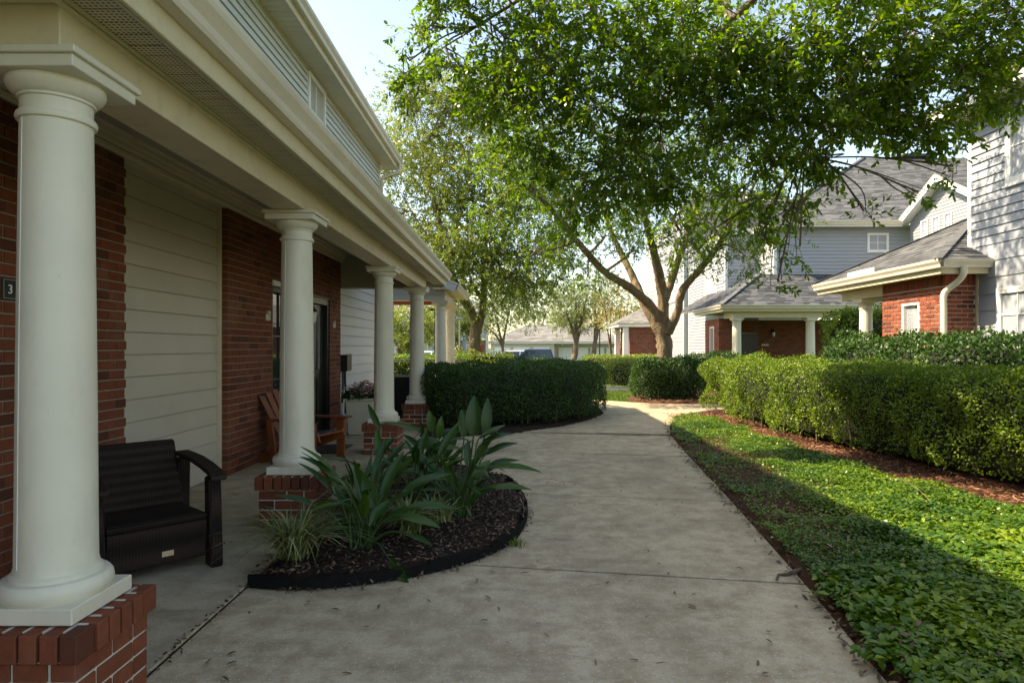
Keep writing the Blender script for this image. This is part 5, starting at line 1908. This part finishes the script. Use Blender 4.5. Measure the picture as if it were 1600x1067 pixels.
paddle_plant('nearest paddle-leaf plant with long arching leaves in the bed', (-1.08, 4.52), [
    (415, 520, 250, 376, .075, 0, -.15, 0), (425, 540, 248, 415, .08, -.05, -.1, 0), (570, 650, 488, 458, .135, 0, .1, 1), (700, 590, 915, 486, .10, .05, .2, 0),
    (610, 600, 705, 395, .09, .2, .45, 1), (745, 650, 930, 652, .10, 0, .05, 0), (690, 690, 865, 735, .095, -.1, -.2, 0), (320, 650, 140, 592, .085, 0, -.1, 0),
    (640, 880, 728, 985, .085, -.30, -.48, 1), (600, 310, 548, 190, .06, .5, .6, 1), (600, 430, 585, 300, .07, .4, .5, 1), (640, 700, 790, 640, .09, -.05, 0, 0),
    (560, 720, 640, 610, .08, -.1, 0, 1), (470, 660, 400, 560, .07, .15, .2, 1), (720, 770, 830, 815, .06, -.1, -.15, 0)])
paddle_plant('tall paddle-leaf plant with upright leaves at the right of the bed', (-.44, 5.35), [
    (1010, 335, 1014, 152, .16, .1, .15, 1), (1062, 330, 1073, 160, .11, .05, .1, 1), (968, 340, 958, 212, .10, .15, .2, 1), (1040, 350, 1150, 288, .085, 0, .05, 0),
    (1045, 380, 1185, 318, .10, 0, 0, 0), (1070, 420, 1205, 362, .10, 0, .0, 0), (1090, 480, 1308, 485, .10, -.05, -.05, 0), (1080, 470, 1210, 440, .09, .1, .2, 0),
    (1090, 570, 1265, 565, .09, -.15, -.2, 0), (1000, 630, 1110, 545, .10, -.1, -.1, 0), (985, 470, 985, 352, .08, -.05, 0, 1), (1010, 520, 1085, 440, .10, -.1, -.05, 1),
    (960, 600, 1000, 470, .10, 0, .05, 1), (930, 560, 890, 450, .09, .1, .2, 1), (960, 640, 850, 600, .08, 0, -.1, 0), (1030, 440, 1110, 380, .09, .1, .2, 0)])
paddle_plant('paddle-leaf plant at the back of the bed near the third pier', (-.92, 6.5), [
    (830, 320, 815, 222, .11, 0, 0, 1), (860, 350, 870, 245, .10, .1, .1, 1), (800, 330, 600, 270, .10, 0, -.1, 0), (820, 360, 930, 300, .10, .1, .2, 0),
    (780, 400, 700, 330, .11, 0, 0, 0), (840, 400, 960, 390, .11, 0, 0, 0), (760, 380, 860, 350, .13, -.1, -.1, 1), (720, 420, 840, 380, .12, -.2, -.3, 0),
    (800, 430, 900, 350, .12, .1, .1, 1), (760, 470, 650, 440, .09, -.1, -.1, 0), (880, 440, 940, 340, .10, .1, .2, 1), (700, 440, 870, 470, .09, -.4, -.5, 0)])

paddle_plant('low paddle-leaf plant between the second pier and the nearest plant', (-1.28, 5.35), [])
paddle_plant('small paddle-leaf plant in the middle of the bed', (-.85, 5.45), [])


def tuft(label, x, y, n, L, z=.09, mat=None, width=.011, name='striped_grass_tuft', lean=1.0):
    o = empty(name, (x, y, z))
    tag(o, label, 'grass', 'striped grass tufts in the curved bed')
    az = RNG.random(n) * 2 * math.pi
    ln = L * RNG.uniform(.6, 1.15, n)
    out = RNG.uniform(.25, .95, n) * lean
    base = np.column_stack([x + RNG.normal(0, .035, n), y + RNG.normal(0, .035, n), np.full(n, z - .01)])
    K = 6
    side = np.column_stack([-np.sin(az), np.cos(az), np.zeros(n)])
    rows = []
    for i in range(K):
        t = i / (K - 1)
        r = ln * out * t ** 1.25
        hgt = ln * (1.15 * t - (.35 + .5 * out) * t * t)
        c = base + np.column_stack([np.cos(az) * r, np.sin(az) * r, hgt])
        w = width * (1 - t ** 2.5) * .5 + .0006
        rows += [c - side * w, c + side * w]
    Vv = np.stack(rows, 1).reshape(-1, 3)
    bI = (np.arange(n) * 2 * K)[:, None]
    Fq = np.vstack([np.hstack([bI + 2 * i, bI + 2 * i + 1, bI + 2 * i + 3, bI + 2 * i + 2]) for i in range(K - 1)])
    me = np_mesh('blades', Vv, Fq, mat or M['blade'], np.repeat(RNG.random(n), 2 * K), smooth=True)
    b_ = link('blades', me)
    adopt(b_, o)
    b_['kind'] = 'stuff'
    return o


tuft('pale striped grass tuft at the near left tip of the bed', -1.48, 4.27, 300, .52, lean=1.25)
tuft('striped grass tuft behind the nearest paddle-leaf plant', -1.25, 5.2, 240, .48)
tuft('striped grass tuft between the second and third piers', -1.30, 6.0, 240, .52)
tuft('striped grass tuft at the foot of the tall paddle-leaf plant', -.62, 5.15, 110, .32)
tuft('striped grass tuft in the middle of the bed', -.80, 4.85, 170, .40)
tuft('striped grass tuft deep in the bed under the back plant', -.75, 6.2, 150, .38)
tuft('low striped grass tuft beside the second pier', -1.45, 4.95, 110, .30)
tuft('striped grass tuft behind the second pier', -1.48, 5.95, 170, .44)
tuft('tiny green weed at the foot of the black edging', .0, 4.80, 45, .09, .004, M['grass'], .008, 'weed', .9)


# ================================================================ TREES
def foliage(clumps, sub=.55, spread=.42, seed=1):
    """clumps: (centre, radius xyz, sprigs) -> sprig points, directions, sub-centres"""
    r = np.random.default_rng(seed)
    Ps, Ds, subs = [], [], []
    for c, rad, n in clumps:
        c = np.array(c, float)
        rad = np.array(rad if np.ndim(rad) else (rad,) * 3, float)
        m = max(3, int(n / 20))
        v = unit(r.normal(0, 1, (m, 3))) * (r.random((m, 1)) ** .45)
        sc = c + v * rad
        subs.append((c, sc))
        k = r.integers(0, m, n)
        off = r.normal(0, 1, (n, 3)) * rad.mean() * spread * r.uniform(.5, 1.3, (m, 1))[k] * (1, 1, .8)
        p = sc[k] + off
        out = unit(p - c)
        d = unit(out * .6 + unit(off) * .5 + r.normal(0, .45, (n, 3)) + (0, 0, -.12))
        Ps.append(p)
        Ds.append(d)
    return np.vstack(Ps), np.vstack(Ds), subs


def sprig_leaves(Pp, Dd, k, Ls, leafL, leafW, seed=2):
    r = np.random.default_rng(seed)
    n = len(Pp)
    ref = unit(np.cross(Dd, r.normal(0, 1, (n, 3))))
    bi = np.cross(Dd, ref)
    pos, dirs, nrm = [], [], []
    ph = r.random(n) * 6.28
    for i in range(k):
        t = .12 + .88 * i / max(1, k - 1)
        a = ph + i * 2.4 + r.normal(0, .3, n)
        rad = np.cos(a)[:, None] * ref + np.sin(a)[:, None] * bi
        pos.append(Pp + Dd * (Ls * t)[:, None])
        al = .85 if i < k - 2 else .45
        dv = unit(Dd * math.cos(al) + rad * math.sin(al) + r.normal(0, .15, (n, 3)) + (0, 0, -.1))
        dirs.append(dv)
        nrm.append(unit(np.array((0, 0, 1.)) * .7 + Dd * .5 + r.normal(0, .4, (n, 3))))
    pos, dirs, nrm = (np.stack(x, 1).reshape(-1, 3) for x in (pos, dirs, nrm))
    m = len(pos)
    base = np.clip(np.repeat(r.normal(.45, .18, n), k) + r.normal(0, .15, m), 0, 1)
    return pos, dirs, nrm, leafL * r.uniform(.7, 1.25, m), leafW * r.uniform(.75, 1.2, m), base


def stems_mesh(Pp, Dd, Ls, r0):
    n = len(Pp)
    ref = unit(np.cross(Dd, np.tile((.3, .2, 1.), (n, 1))))
    bi = np.cross(Dd, ref)
    rows = []
    for t, r in ((-.5, r0), (1.0, r0 * .4)):
        for a in (0, 2.09, 4.19):
            rows.append(Pp + Dd * (Ls * t)[:, None] + r * (math.cos(a) * ref + math.sin(a) * bi))
    V = np.stack(rows, 1).reshape(-1, 3)
    b = (np.arange(n) * 6)[:, None]
    F = np.vstack([np.hstack([b + i, b + (i + 1) % 3, b + 3 + (i + 1) % 3, b + 3 + i]) for i in range(3)])
    return V, F


def tree(name, label, base, limbs, clumps, mat, bark, k=8, sprig=.22, leafL=.07, leafW=.028, hexa=True, seed=3, stems=True, twig_r=.012, group=None, spread=.42, rootflare=True):
    """limbs: list of (points, radii); the first is the trunk. clumps as in foliage()"""
    r = random.Random(seed)
    o = empty(name, base)
    tag(o, label, 'tree', group)
    allp = []
    for i, (pts, rad) in enumerate(limbs):
        cp = catmull(pts, 7)
        rr = np.interp(np.linspace(0, 1, len(cp)), np.linspace(0, 1, len(rad)), rad)
        cp = [p + np.array([r.gauss(0, .006), r.gauss(0, .006), 0]) for p in cp]
        mb = MB().tube(cp, list(rr * (1 + np.array([r.uniform(-.05, .05) for _ in rr]))), 14 if i < 5 else 9)
        jit = .045 * float(np.mean(rr))
        mb.v = [(x + r.gauss(0, jit), y + r.gauss(0, jit), z + r.gauss(0, jit)) for x, y, z in mb.v]
        mb.build('trunk' if i == 0 else 'limb', bark, o, smooth=True)
        for p, q in zip(cp, rr):
            allp.append((p, q))
    AP = np.array([p for p, _ in allp])
    AR = np.array([q for _, q in allp])
    Pp, Dd, subs = foliage(clumps, spread=spread, seed=seed)
    tw = MB()
    for c, sc in subs:
        dist = np.linalg.norm(AP - c, axis=1) + np.maximum(0, AP[:, 2] - c[2]) * .3 + (AR > .2) * .6
        j = int(np.argmin(dist))
        s = AP[j]
        mid = (s + c) / 2 + np.array([r.gauss(0, .12), r.gauss(0, .12), .15 * abs(r.gauss(0, 1))])
        r0 = min(AR[j] * .75, twig_r * 3.2)
        cp = catmull([s, mid, c], 6)
        tw.tube(cp, list(np.linspace(r0, twig_r, len(cp))), 6)
        for q in sc:
            kx = r.randrange(4, len(cp))
            m2 = (cp[kx] + q) / 2 + np.array([r.gauss(0, .07), r.gauss(0, .07), r.gauss(0, .07)])
            tw.tube(catmull([cp[kx], m2, q], 4), list(np.linspace(twig_r, twig_r * .35, 9)), 5)
    t_ = tw.build('branches', M['twig'] if bark is not M['bark_pale'] else bark, o, smooth=True, recalc=False)
    t_['kind'] = 'stuff'
    rng = np.random.default_rng(seed + 50)
    Ls = sprig * rng.uniform(.6, 1.3, len(Pp))
    a = sprig_leaves(Pp, Dd, k, Ls, leafL, leafW, seed)
    leaf_obj('crown', a[0], a[1], a[2], a[3], a[4], mat, o, hexa, rnd=a[5], kind=None)
    if stems:
        V_, F_ = stems_mesh(Pp, Dd, Ls, .0035)
        s_ = link('twigs', np_mesh('twigs', V_, F_, M['twig'], np.zeros(len(V_))))
        adopt(s_, o)
        s_['kind'] = 'stuff'
    return o


# near oak: trunk stands beside the photographer, right of the picture; limbs arch over the walk
def C(px, py, Y, r, n):
    return (P(px, py, Y), r, n)


T0 = (5.3, 1.6, 0)
near_limbs = [
    ([(5.3, 1.6, -.1), (5.28, 1.65, 1.2), (5.2, 1.8, 2.6), (5.1, 2.0, 3.6)], [.30, .24, .22, .21]),
    ([(5.1, 2.0, 3.5), (4.5, 3.4, 5.4), (3.4, 5.2, 6.9), (2.0, 7.0, 7.1), (.6, 8.3, 6.4), (-.5, 8.8, 5.9)], [.17, .13, .09, .06, .035, .015]),
    ([(5.1, 2.0, 3.5), (5.2, 3.6, 5.6), (4.9, 5.6, 6.8), (3.9, 7.6, 6.6), (2.6, 9.0, 5.6), (1.8, 9.6, 4.5)], [.16, .12, .09, .06, .04, .015]),
    ([(5.1, 2.0, 3.5), (5.9, 3.4, 5.2), (6.3, 5.4, 6.2), (6.0, 7.4, 5.9), (5.2, 8.8, 5.0), (4.2, 9.4, 4.2)], [.14, .10, .08, .055, .035, .015]),
    ([(5.1, 2.0, 3.5), (4.0, 2.8, 5.6), (2.4, 4.2, 7.4), (.8, 5.6, 8.2)], [.14, .10, .07, .03]),
    ([(4.9, 5.6, 6.8), (4.6, 6.6, 6.4), (4.2, 7.6, 5.2), (3.7, 8.2, 3.9)], [.05, .04, .03, .012]),
    ([(6.3, 5.4, 6.2), (6.7, 6.8, 5.9), (6.6, 8.2, 5.2), (6.2, 9.2, 4.4)], [.045, .035, .025, .01]),
]
near_clumps = [
    C(668, 40, 8.6, .42, 90), C(720, 20, 8.8, .5, 150), C(640, 95, 8.5, .22, 26), C(650, 150, 8.8, .22, 24), C(720, 105, 8.6, .48, 150), C(790, 60, 8.5, .6, 230), C(790, 150, 8.4, .5, 190),
    C(860, 30, 8.2, .6, 240), C(870, 120, 8.2, .6, 260), C(850, 210, 8.3, .52, 220), C(940, 70, 8.0, .6, 260), C(950, 170, 8.1, .6, 260),
    C(900, 280, 8.5, .48, 200), C(960, 260, 8.6, .5, 220), C(1020, 110, 7.8, .6, 250), C(1020, 30, 7.6, .55, 210), C(1040, 200, 8.2, .6, 250), C(1010, 310, 9.0, .42, 90),
    C(1080, 280, 8.8, .45, 120), C(1060, 360, 9.4, .26, 30), C(1110, 40, 7.2, .6, 230), C(1120, 130, 7.5, .6, 240), C(1130, 220, 8.0, .58, 230), C(1150, 300, 8.6, .42, 110), C(1120, 355, 9.0, .3, 45),
    C(1200, 90, 7.2, .58, 220), C(1210, 180, 7.6, .58, 230), C(1210, 260, 8.2, .4, 130), C(1225, 330, 8.3, .24, 40), C(1190, 365, 8.6, .2, 22), C(1250, 385, 8.0, .18, 14), C(1215, 440, 8.2, .16, 10),
    C(1290, 40, 6.8, .55, 210), C(1290, 130, 7.2, .58, 230), C(1290, 200, 7.7, .38, 120), C(1290, 290, 8.0, .16, 14), C(1370, 80, 6.9, .55, 200), C(1380, 135, 7.3, .42, 130), C(1400, 215, 7.6, .2, 20),
    C(1450, 40, 6.8, .52, 180), C(1460, 110, 7.1, .42, 120), C(1450, 195, 7.3, .22, 26), C(1435, 300, 7.4, .12, 8), C(1535, 60, 6.9, .5, 170), C(1530, 140, 7.1, .45, 130), C(1590, 20, 6.8, .5, 150), C(1590, 130, 7.0, .42, 100),
    C(1470, 200, 7.2, .22, 30), C(1370, 195, 7.5, .28, 55), C(1300, 245, 7.8, .26, 45), C(1435, 160, 7.2, .32, 70), C(1510, 205, 7.2, .2, 24), C(1490, 260, 7.2, .15, 9), C(1350, 330, 7.8, .16, 9),
    # unseen far side of the crown, added to dapple the grey house wall
    ((2.6, 10.6, 8.2), .8, 150), ((3.8, 10.4, 7.9), .8, 160), ((4.9, 10.6, 7.8), .8, 160), ((5.9, 10.8, 7.9), .7, 130), ((4.4, 11.6, 8.6), .8, 140), ((3.2, 11.6, 8.9), .8, 130), ((5.6, 11.6, 8.6), .7, 110), ((1.6, 10.2, 8.2), .7, 120), ((3.2, 9.6, 7.6), .7, 130), ((6.4, 9.8, 7.4), .6, 100),
    # unseen above: rest of the crown, leftmost clumps added to shade the right hedge
    ((-.6, 8.4, 6.6), .7, 190), ((-.7, 7.3, 6.6), .55, 130), ((-.5, 9.4, 7.1), .55, 120), ((-.3, 6.7, 6.9), .45, 80), ((1.8, 7.2, 7.9), .7, 110), ((2.8, 6.6, 7.9), .8, 200), ((3.8, 6.2, 7.6), .8, 190), ((5.0, 6.2, 7.2), .8, 180),
    ((6.0, 6.4, 6.6), .7, 150), ((3.0, 4.4, 8.4), .9, 170), ((4.6, 3.8, 7.8), .9, 170), ((2.2, 8.4, 7.0), .7, 170), ((4.0, 8.0, 6.8), .7, 170), ((5.6, 4.0, 6.6), .8, 150),
    ((6.4, 7.4, 6.6), .6, 120), ((4.9, 1.5, 7.2), 1.1, 140), ((6.6, 2.2, 6.4), 1.0, 120),
]
near_clumps = [(c_, r_, max(6, int(n_ * .72))) for c_, r_, n_ in near_clumps]
tree('oak_tree', 'near oak whose leafy boughs hang over the walk from the upper right', T0, near_limbs, near_clumps, M['oak'], M['bark'], k=8, sprig=.23, leafL=.084, leafW=.040, seed=11, twig_r=.012, spread=.30)

# oak at the bend
B1 = (4.45, 19.2)
z1 = zg(19.2) - .06
def L1(*pp): return [P(*p) for p in pp]
oak_limbs = [
    ([(4.45, 19.2, z1 - .05), (4.42, 19.2, .35), P(1038, 540, 19.2), P(1032, 505, 19.2)], [.34, .26, .23, .25]),
    (L1((1030, 512, 19.2), (1018, 480, 19.1), (985, 450, 18.8), (945, 425, 18.3), (900, 375, 17.5), (860, 325, 16.8), (800, 275, 16)), [.17, .14, .12, .10, .08, .06, .02]),
    (L1((1028, 512, 19.2), (1005, 470, 19.4), (985, 425, 19.8), (950, 350, 20.2), (930, 270, 20.5)), [.17, .14, .11, .07, .02]),
    (L1((1035, 510, 19.2), (1036, 470, 19.2), (1030, 430, 19.0), (1018, 380, 18.6), (1000, 310, 18), (980, 220, 17.5)), [.19, .16, .14, .10, .07, .03]),
    (L1((1036, 475, 19.2), (1048, 440, 19.4), (1062, 400, 19.6), (1085, 330, 20), (1100, 250, 20)), [.15, .12, .10, .06, .02]),
    (L1((1042, 520, 19.1), (1058, 490, 18.9), (1066, 455, 18.7), (1090, 425, 18.4), (1115, 395, 18), (1150, 340, 17.5), (1190, 270, 17)), [.16, .12, .11, .10, .085, .06, .02]),
    (L1((900, 375, 17.5), (880, 385, 17), (840, 395, 16.5)), [.05, .035, .012]),
]
oak_clumps = [C(790, 260, 16, .8, 120), C(840, 300, 16.5, .8, 130), C(770, 330, 16.8, .55, 50), C(850, 240, 17, .8, 140), C(900, 300, 17.5, .85, 140), C(880, 390, 17, .55, 70), C(830, 400, 16.5, .45, 40), C(940, 370, 18, .7, 90), C(920, 430, 17.6, .4, 30),
              C(960, 300, 19, .9, 150), C(1000, 250, 18, .9, 160), C(1010, 340, 18.4, .9, 150), C(990, 390, 17.8, .55, 70), C(1060, 330, 19, .9, 150), C(1070, 390, 18.2, .6, 90), C(1110, 370, 17.8, .8, 130), C(1140, 310, 17.5, .9, 150),
              C(1160, 395, 17.2, .55, 70), C(1200, 330, 17, .8, 120), C(1100, 430, 17.8, .3, 16), C(1230, 270, 17, .7, 100), C(1060, 240, 19.5, 1.0, 150), C(1130, 220, 18.5, 1.0, 150), C(930, 220, 18.5, 1.0, 150), C(1000, 160, 18, 1.1, 150), C(1090, 140, 18.5, 1.1, 150), C(860, 170, 18, .9, 120), C(1180, 150, 18, 1.0, 130), C(1000, 60, 18.5, 1.1, 140), C(1100, 50, 18.5, 1.1, 130)]
oak_clumps = [(c_, r_, int(n_ * 1.7)) for c_, r_, n_ in oak_clumps]
tree('oak_tree', 'forked oak standing by the bend of the walk before the houses', (4.45, 19.2, z1), oak_limbs, oak_clumps, M['oak'], M['bark_pale'], k=9, sprig=.26, leafL=.085, leafW=.04, hexa=False, seed=21, twig_r=.014, spread=.45)

# pale oak behind the left hedge
z2 = zg(27) - .06
oak2_limbs = [
    ([(-1.75, 27, z2 - .05), (-1.75, 27, .3), P(742, 530, 27), P(745, 508, 27)], [.36, .27, .25, .24]),
    (L1((745, 512, 27), (738, 490, 26.8), (725, 470, 26.6), (712, 445, 26.3), (700, 400, 26), (680, 320, 25.5), (660, 240, 25)), [.20, .17, .15, .13, .10, .06, .02]),
    (L1((735, 490, 26.8), (728, 465, 27), (722, 430, 27.2), (715, 360, 27.4), (720, 250, 27.5)), [.14, .11, .09, .06, .02]),
    (L1((748, 512, 27), (754, 485, 27), (756, 450, 27), (755, 410, 26.8), (760, 350, 26.5), (770, 250, 26)), [.18, .15, .13, .11, .07, .02]),
    (L1((756, 470, 27), (742, 452, 26.6), (735, 440, 26.4)), [.10, .08, .04]),
    (L1((757, 440, 27), (775, 400, 27), (800, 340, 27), (825, 260, 27)), [.10, .08, .05, .02]),
    (L1((712, 445, 26.3), (690, 400, 26), (655, 350, 25.8), (625, 300, 25.5)), [.09, .06, .04, .015]),
]
rs = random.Random(5)
oak2_clumps = []
for (px, py) in [(630, 215), (690, 190), (750, 190), (810, 210), (610, 270), (660, 270), (720, 260), (780, 265), (840, 260), (630, 330), (680, 330), (740, 320), (800, 320), (855, 330), (650, 385), (700, 385), (760, 380), (815, 385), (860, 390),
                 (690, 430), (780, 425), (735, 415), (830, 430), (640, 160), (700, 140), (760, 140), (670, 420)]:
    oak2_clumps.append(C(px + rs.uniform(-12, 12), py + rs.uniform(-12, 12), 26.5 + rs.uniform(-1.6, 1.6), rs.uniform(.85, 1.25), 480))
tree('oak_tree', 'pale-leaved oak standing behind the left hedge and porch end', (-1.75, 27, z2), oak2_limbs, oak2_clumps, M['oak2'], M['bark_pale'], k=8, sprig=.30, leafL=.125, leafW=.06, hexa=False, seed=31, twig_r=.016, stems=False, spread=.5)


def far_tree(label, px, base_py, Y, crown, mat, bark=None, lean=0, r=.18, fork=3, n=70, leafL=.2, nm='tree', multi=1, seed=1, group='trees beyond the car park'):
    """crown: list of (px, py, radius px)"""
    rr = random.Random(seed)
    x = (px - 805) / 1000 * Y
    gz = zg(Y) - .06
    b = np.array((x, Y, gz))
    cl = [(P(cx, cy, Y + rr.uniform(-1, 1) * cr * Y / 1000), cr * Y / 1000, int(n * 2.2)) for cx, cy, cr in crown]
    top = np.mean([c[0] for c in cl], axis=0)
    f = b + np.array((lean, 0, (top[2] - gz) * .38))
    limbs = [([b - (0, 0, .1), (b + f) / 2 + (lean * .2, 0, 0), f], [r * 1.3, r, r * .8])] if multi == 1 else []
    if multi > 1:
        for i in range(multi):
            e = top + np.array((rr.uniform(-1, 1), rr.uniform(-.5, .5), rr.uniform(0, .8))) * cl[0][1]
            limbs.append(([b + (rr.uniform(-.1, .1), 0, -.1), (b * .6 + e * .4) + (rr.uniform(-.15, .15), 0, 0), e], [r, r * .7, r * .2]))
    else:
        for c in cl[:max(fork, 3)]:
            limbs.append(([f - (0, 0, .15), (f + c[0]) / 2 + (0, 0, .2), c[0]], [r * .7, r * .45, r * .12]))
    return tree(nm, label, tuple(b), limbs, cl, mat, bark or M['bark_pale'], k=7, sprig=leafL * 2.2, leafL=leafL, leafW=leafL * .5, hexa=False, seed=seed, stems=False, twig_r=.02, group=group, spread=.5)


far_tree('pale tree behind the garage roof left of centre', 785, 556, 60, [(770, 480, 28), (800, 470, 30), (760, 510, 22), (830, 480, 26), (790, 445, 20)], M['hazy'], seed=41, n=110)
far_tree('pale round tree above the garage block', 840, 556, 92, [(840, 500, 26), (860, 470, 28), (880, 500, 24), (850, 450, 20), (825, 480, 20)], M['hazy'], seed=42, n=100, leafL=.26)
far_tree('leaning tree in front of the garage block', 893, 558, 66, [(900, 470, 28), (920, 450, 26), (885, 490, 22), (870, 460, 24), (905, 500, 16)], M['hazy'], lean=.5, seed=43, n=110, r=.3)
far_tree('second leaning tree in front of the garage block', 921, 558, 66, [(935, 480, 22), (950, 460, 26), (930, 440, 22), (955, 490, 16)], M['hazy'], lean=.6, seed=44, n=80, r=.26)
far_tree('yellowish sparse tree beside the brick pavilion', 960, 553, 46, [(950, 470, 26), (975, 480, 24), (940, 500, 20), (985, 500, 18), (960, 445, 22), (970, 515, 14)], M['yellow'], seed=45, n=40, leafL=.15, multi=6, r=.09)
far_tree('leafy tree seen between the porch columns', 628, 560, 36, [(625, 500, 26), (650, 490, 26), (610, 520, 20), (670, 510, 20), (640, 530, 14)], M['oak2'], seed=46, n=110, leafL=.14)
far_tree('leafy tree behind the end of the porch', 700, 560, 50, [(690, 500, 24), (715, 480, 24), (730, 510, 16), (675, 520, 18), (720, 520, 12)], M['oak2'], seed=47, n=90, leafL=.18)
far_tree('tall hazy tree on the skyline left of centre', 745, 558, 112, [(740, 490, 20), (765, 470, 22), (720, 500, 18), (780, 500, 18)], M['hazy'], seed=48, n=90, leafL=.32)
far_tree('hazy tree on the skyline behind the pavilion', 1000, 556, 100, [(990, 480, 24), (1020, 470, 24), (1010, 510, 18), (965, 500, 18)], M['hazy'], seed=49, n=90, leafL=.3)
far_tree('hazy tree on the skyline above the garage ridge', 905, 556, 118, [(895, 500, 18), (915, 480, 20), (935, 505, 16), (875, 490, 18)], M['hazy'], seed=50, n=80, leafL=.34)
far_tree('hazy tree on the skyline behind the far apartments', 660, 556, 122, [(640, 480, 22), (670, 470, 24), (690, 495, 20), (615, 500, 22)], M['hazy'], seed=51, n=80, leafL=.34)
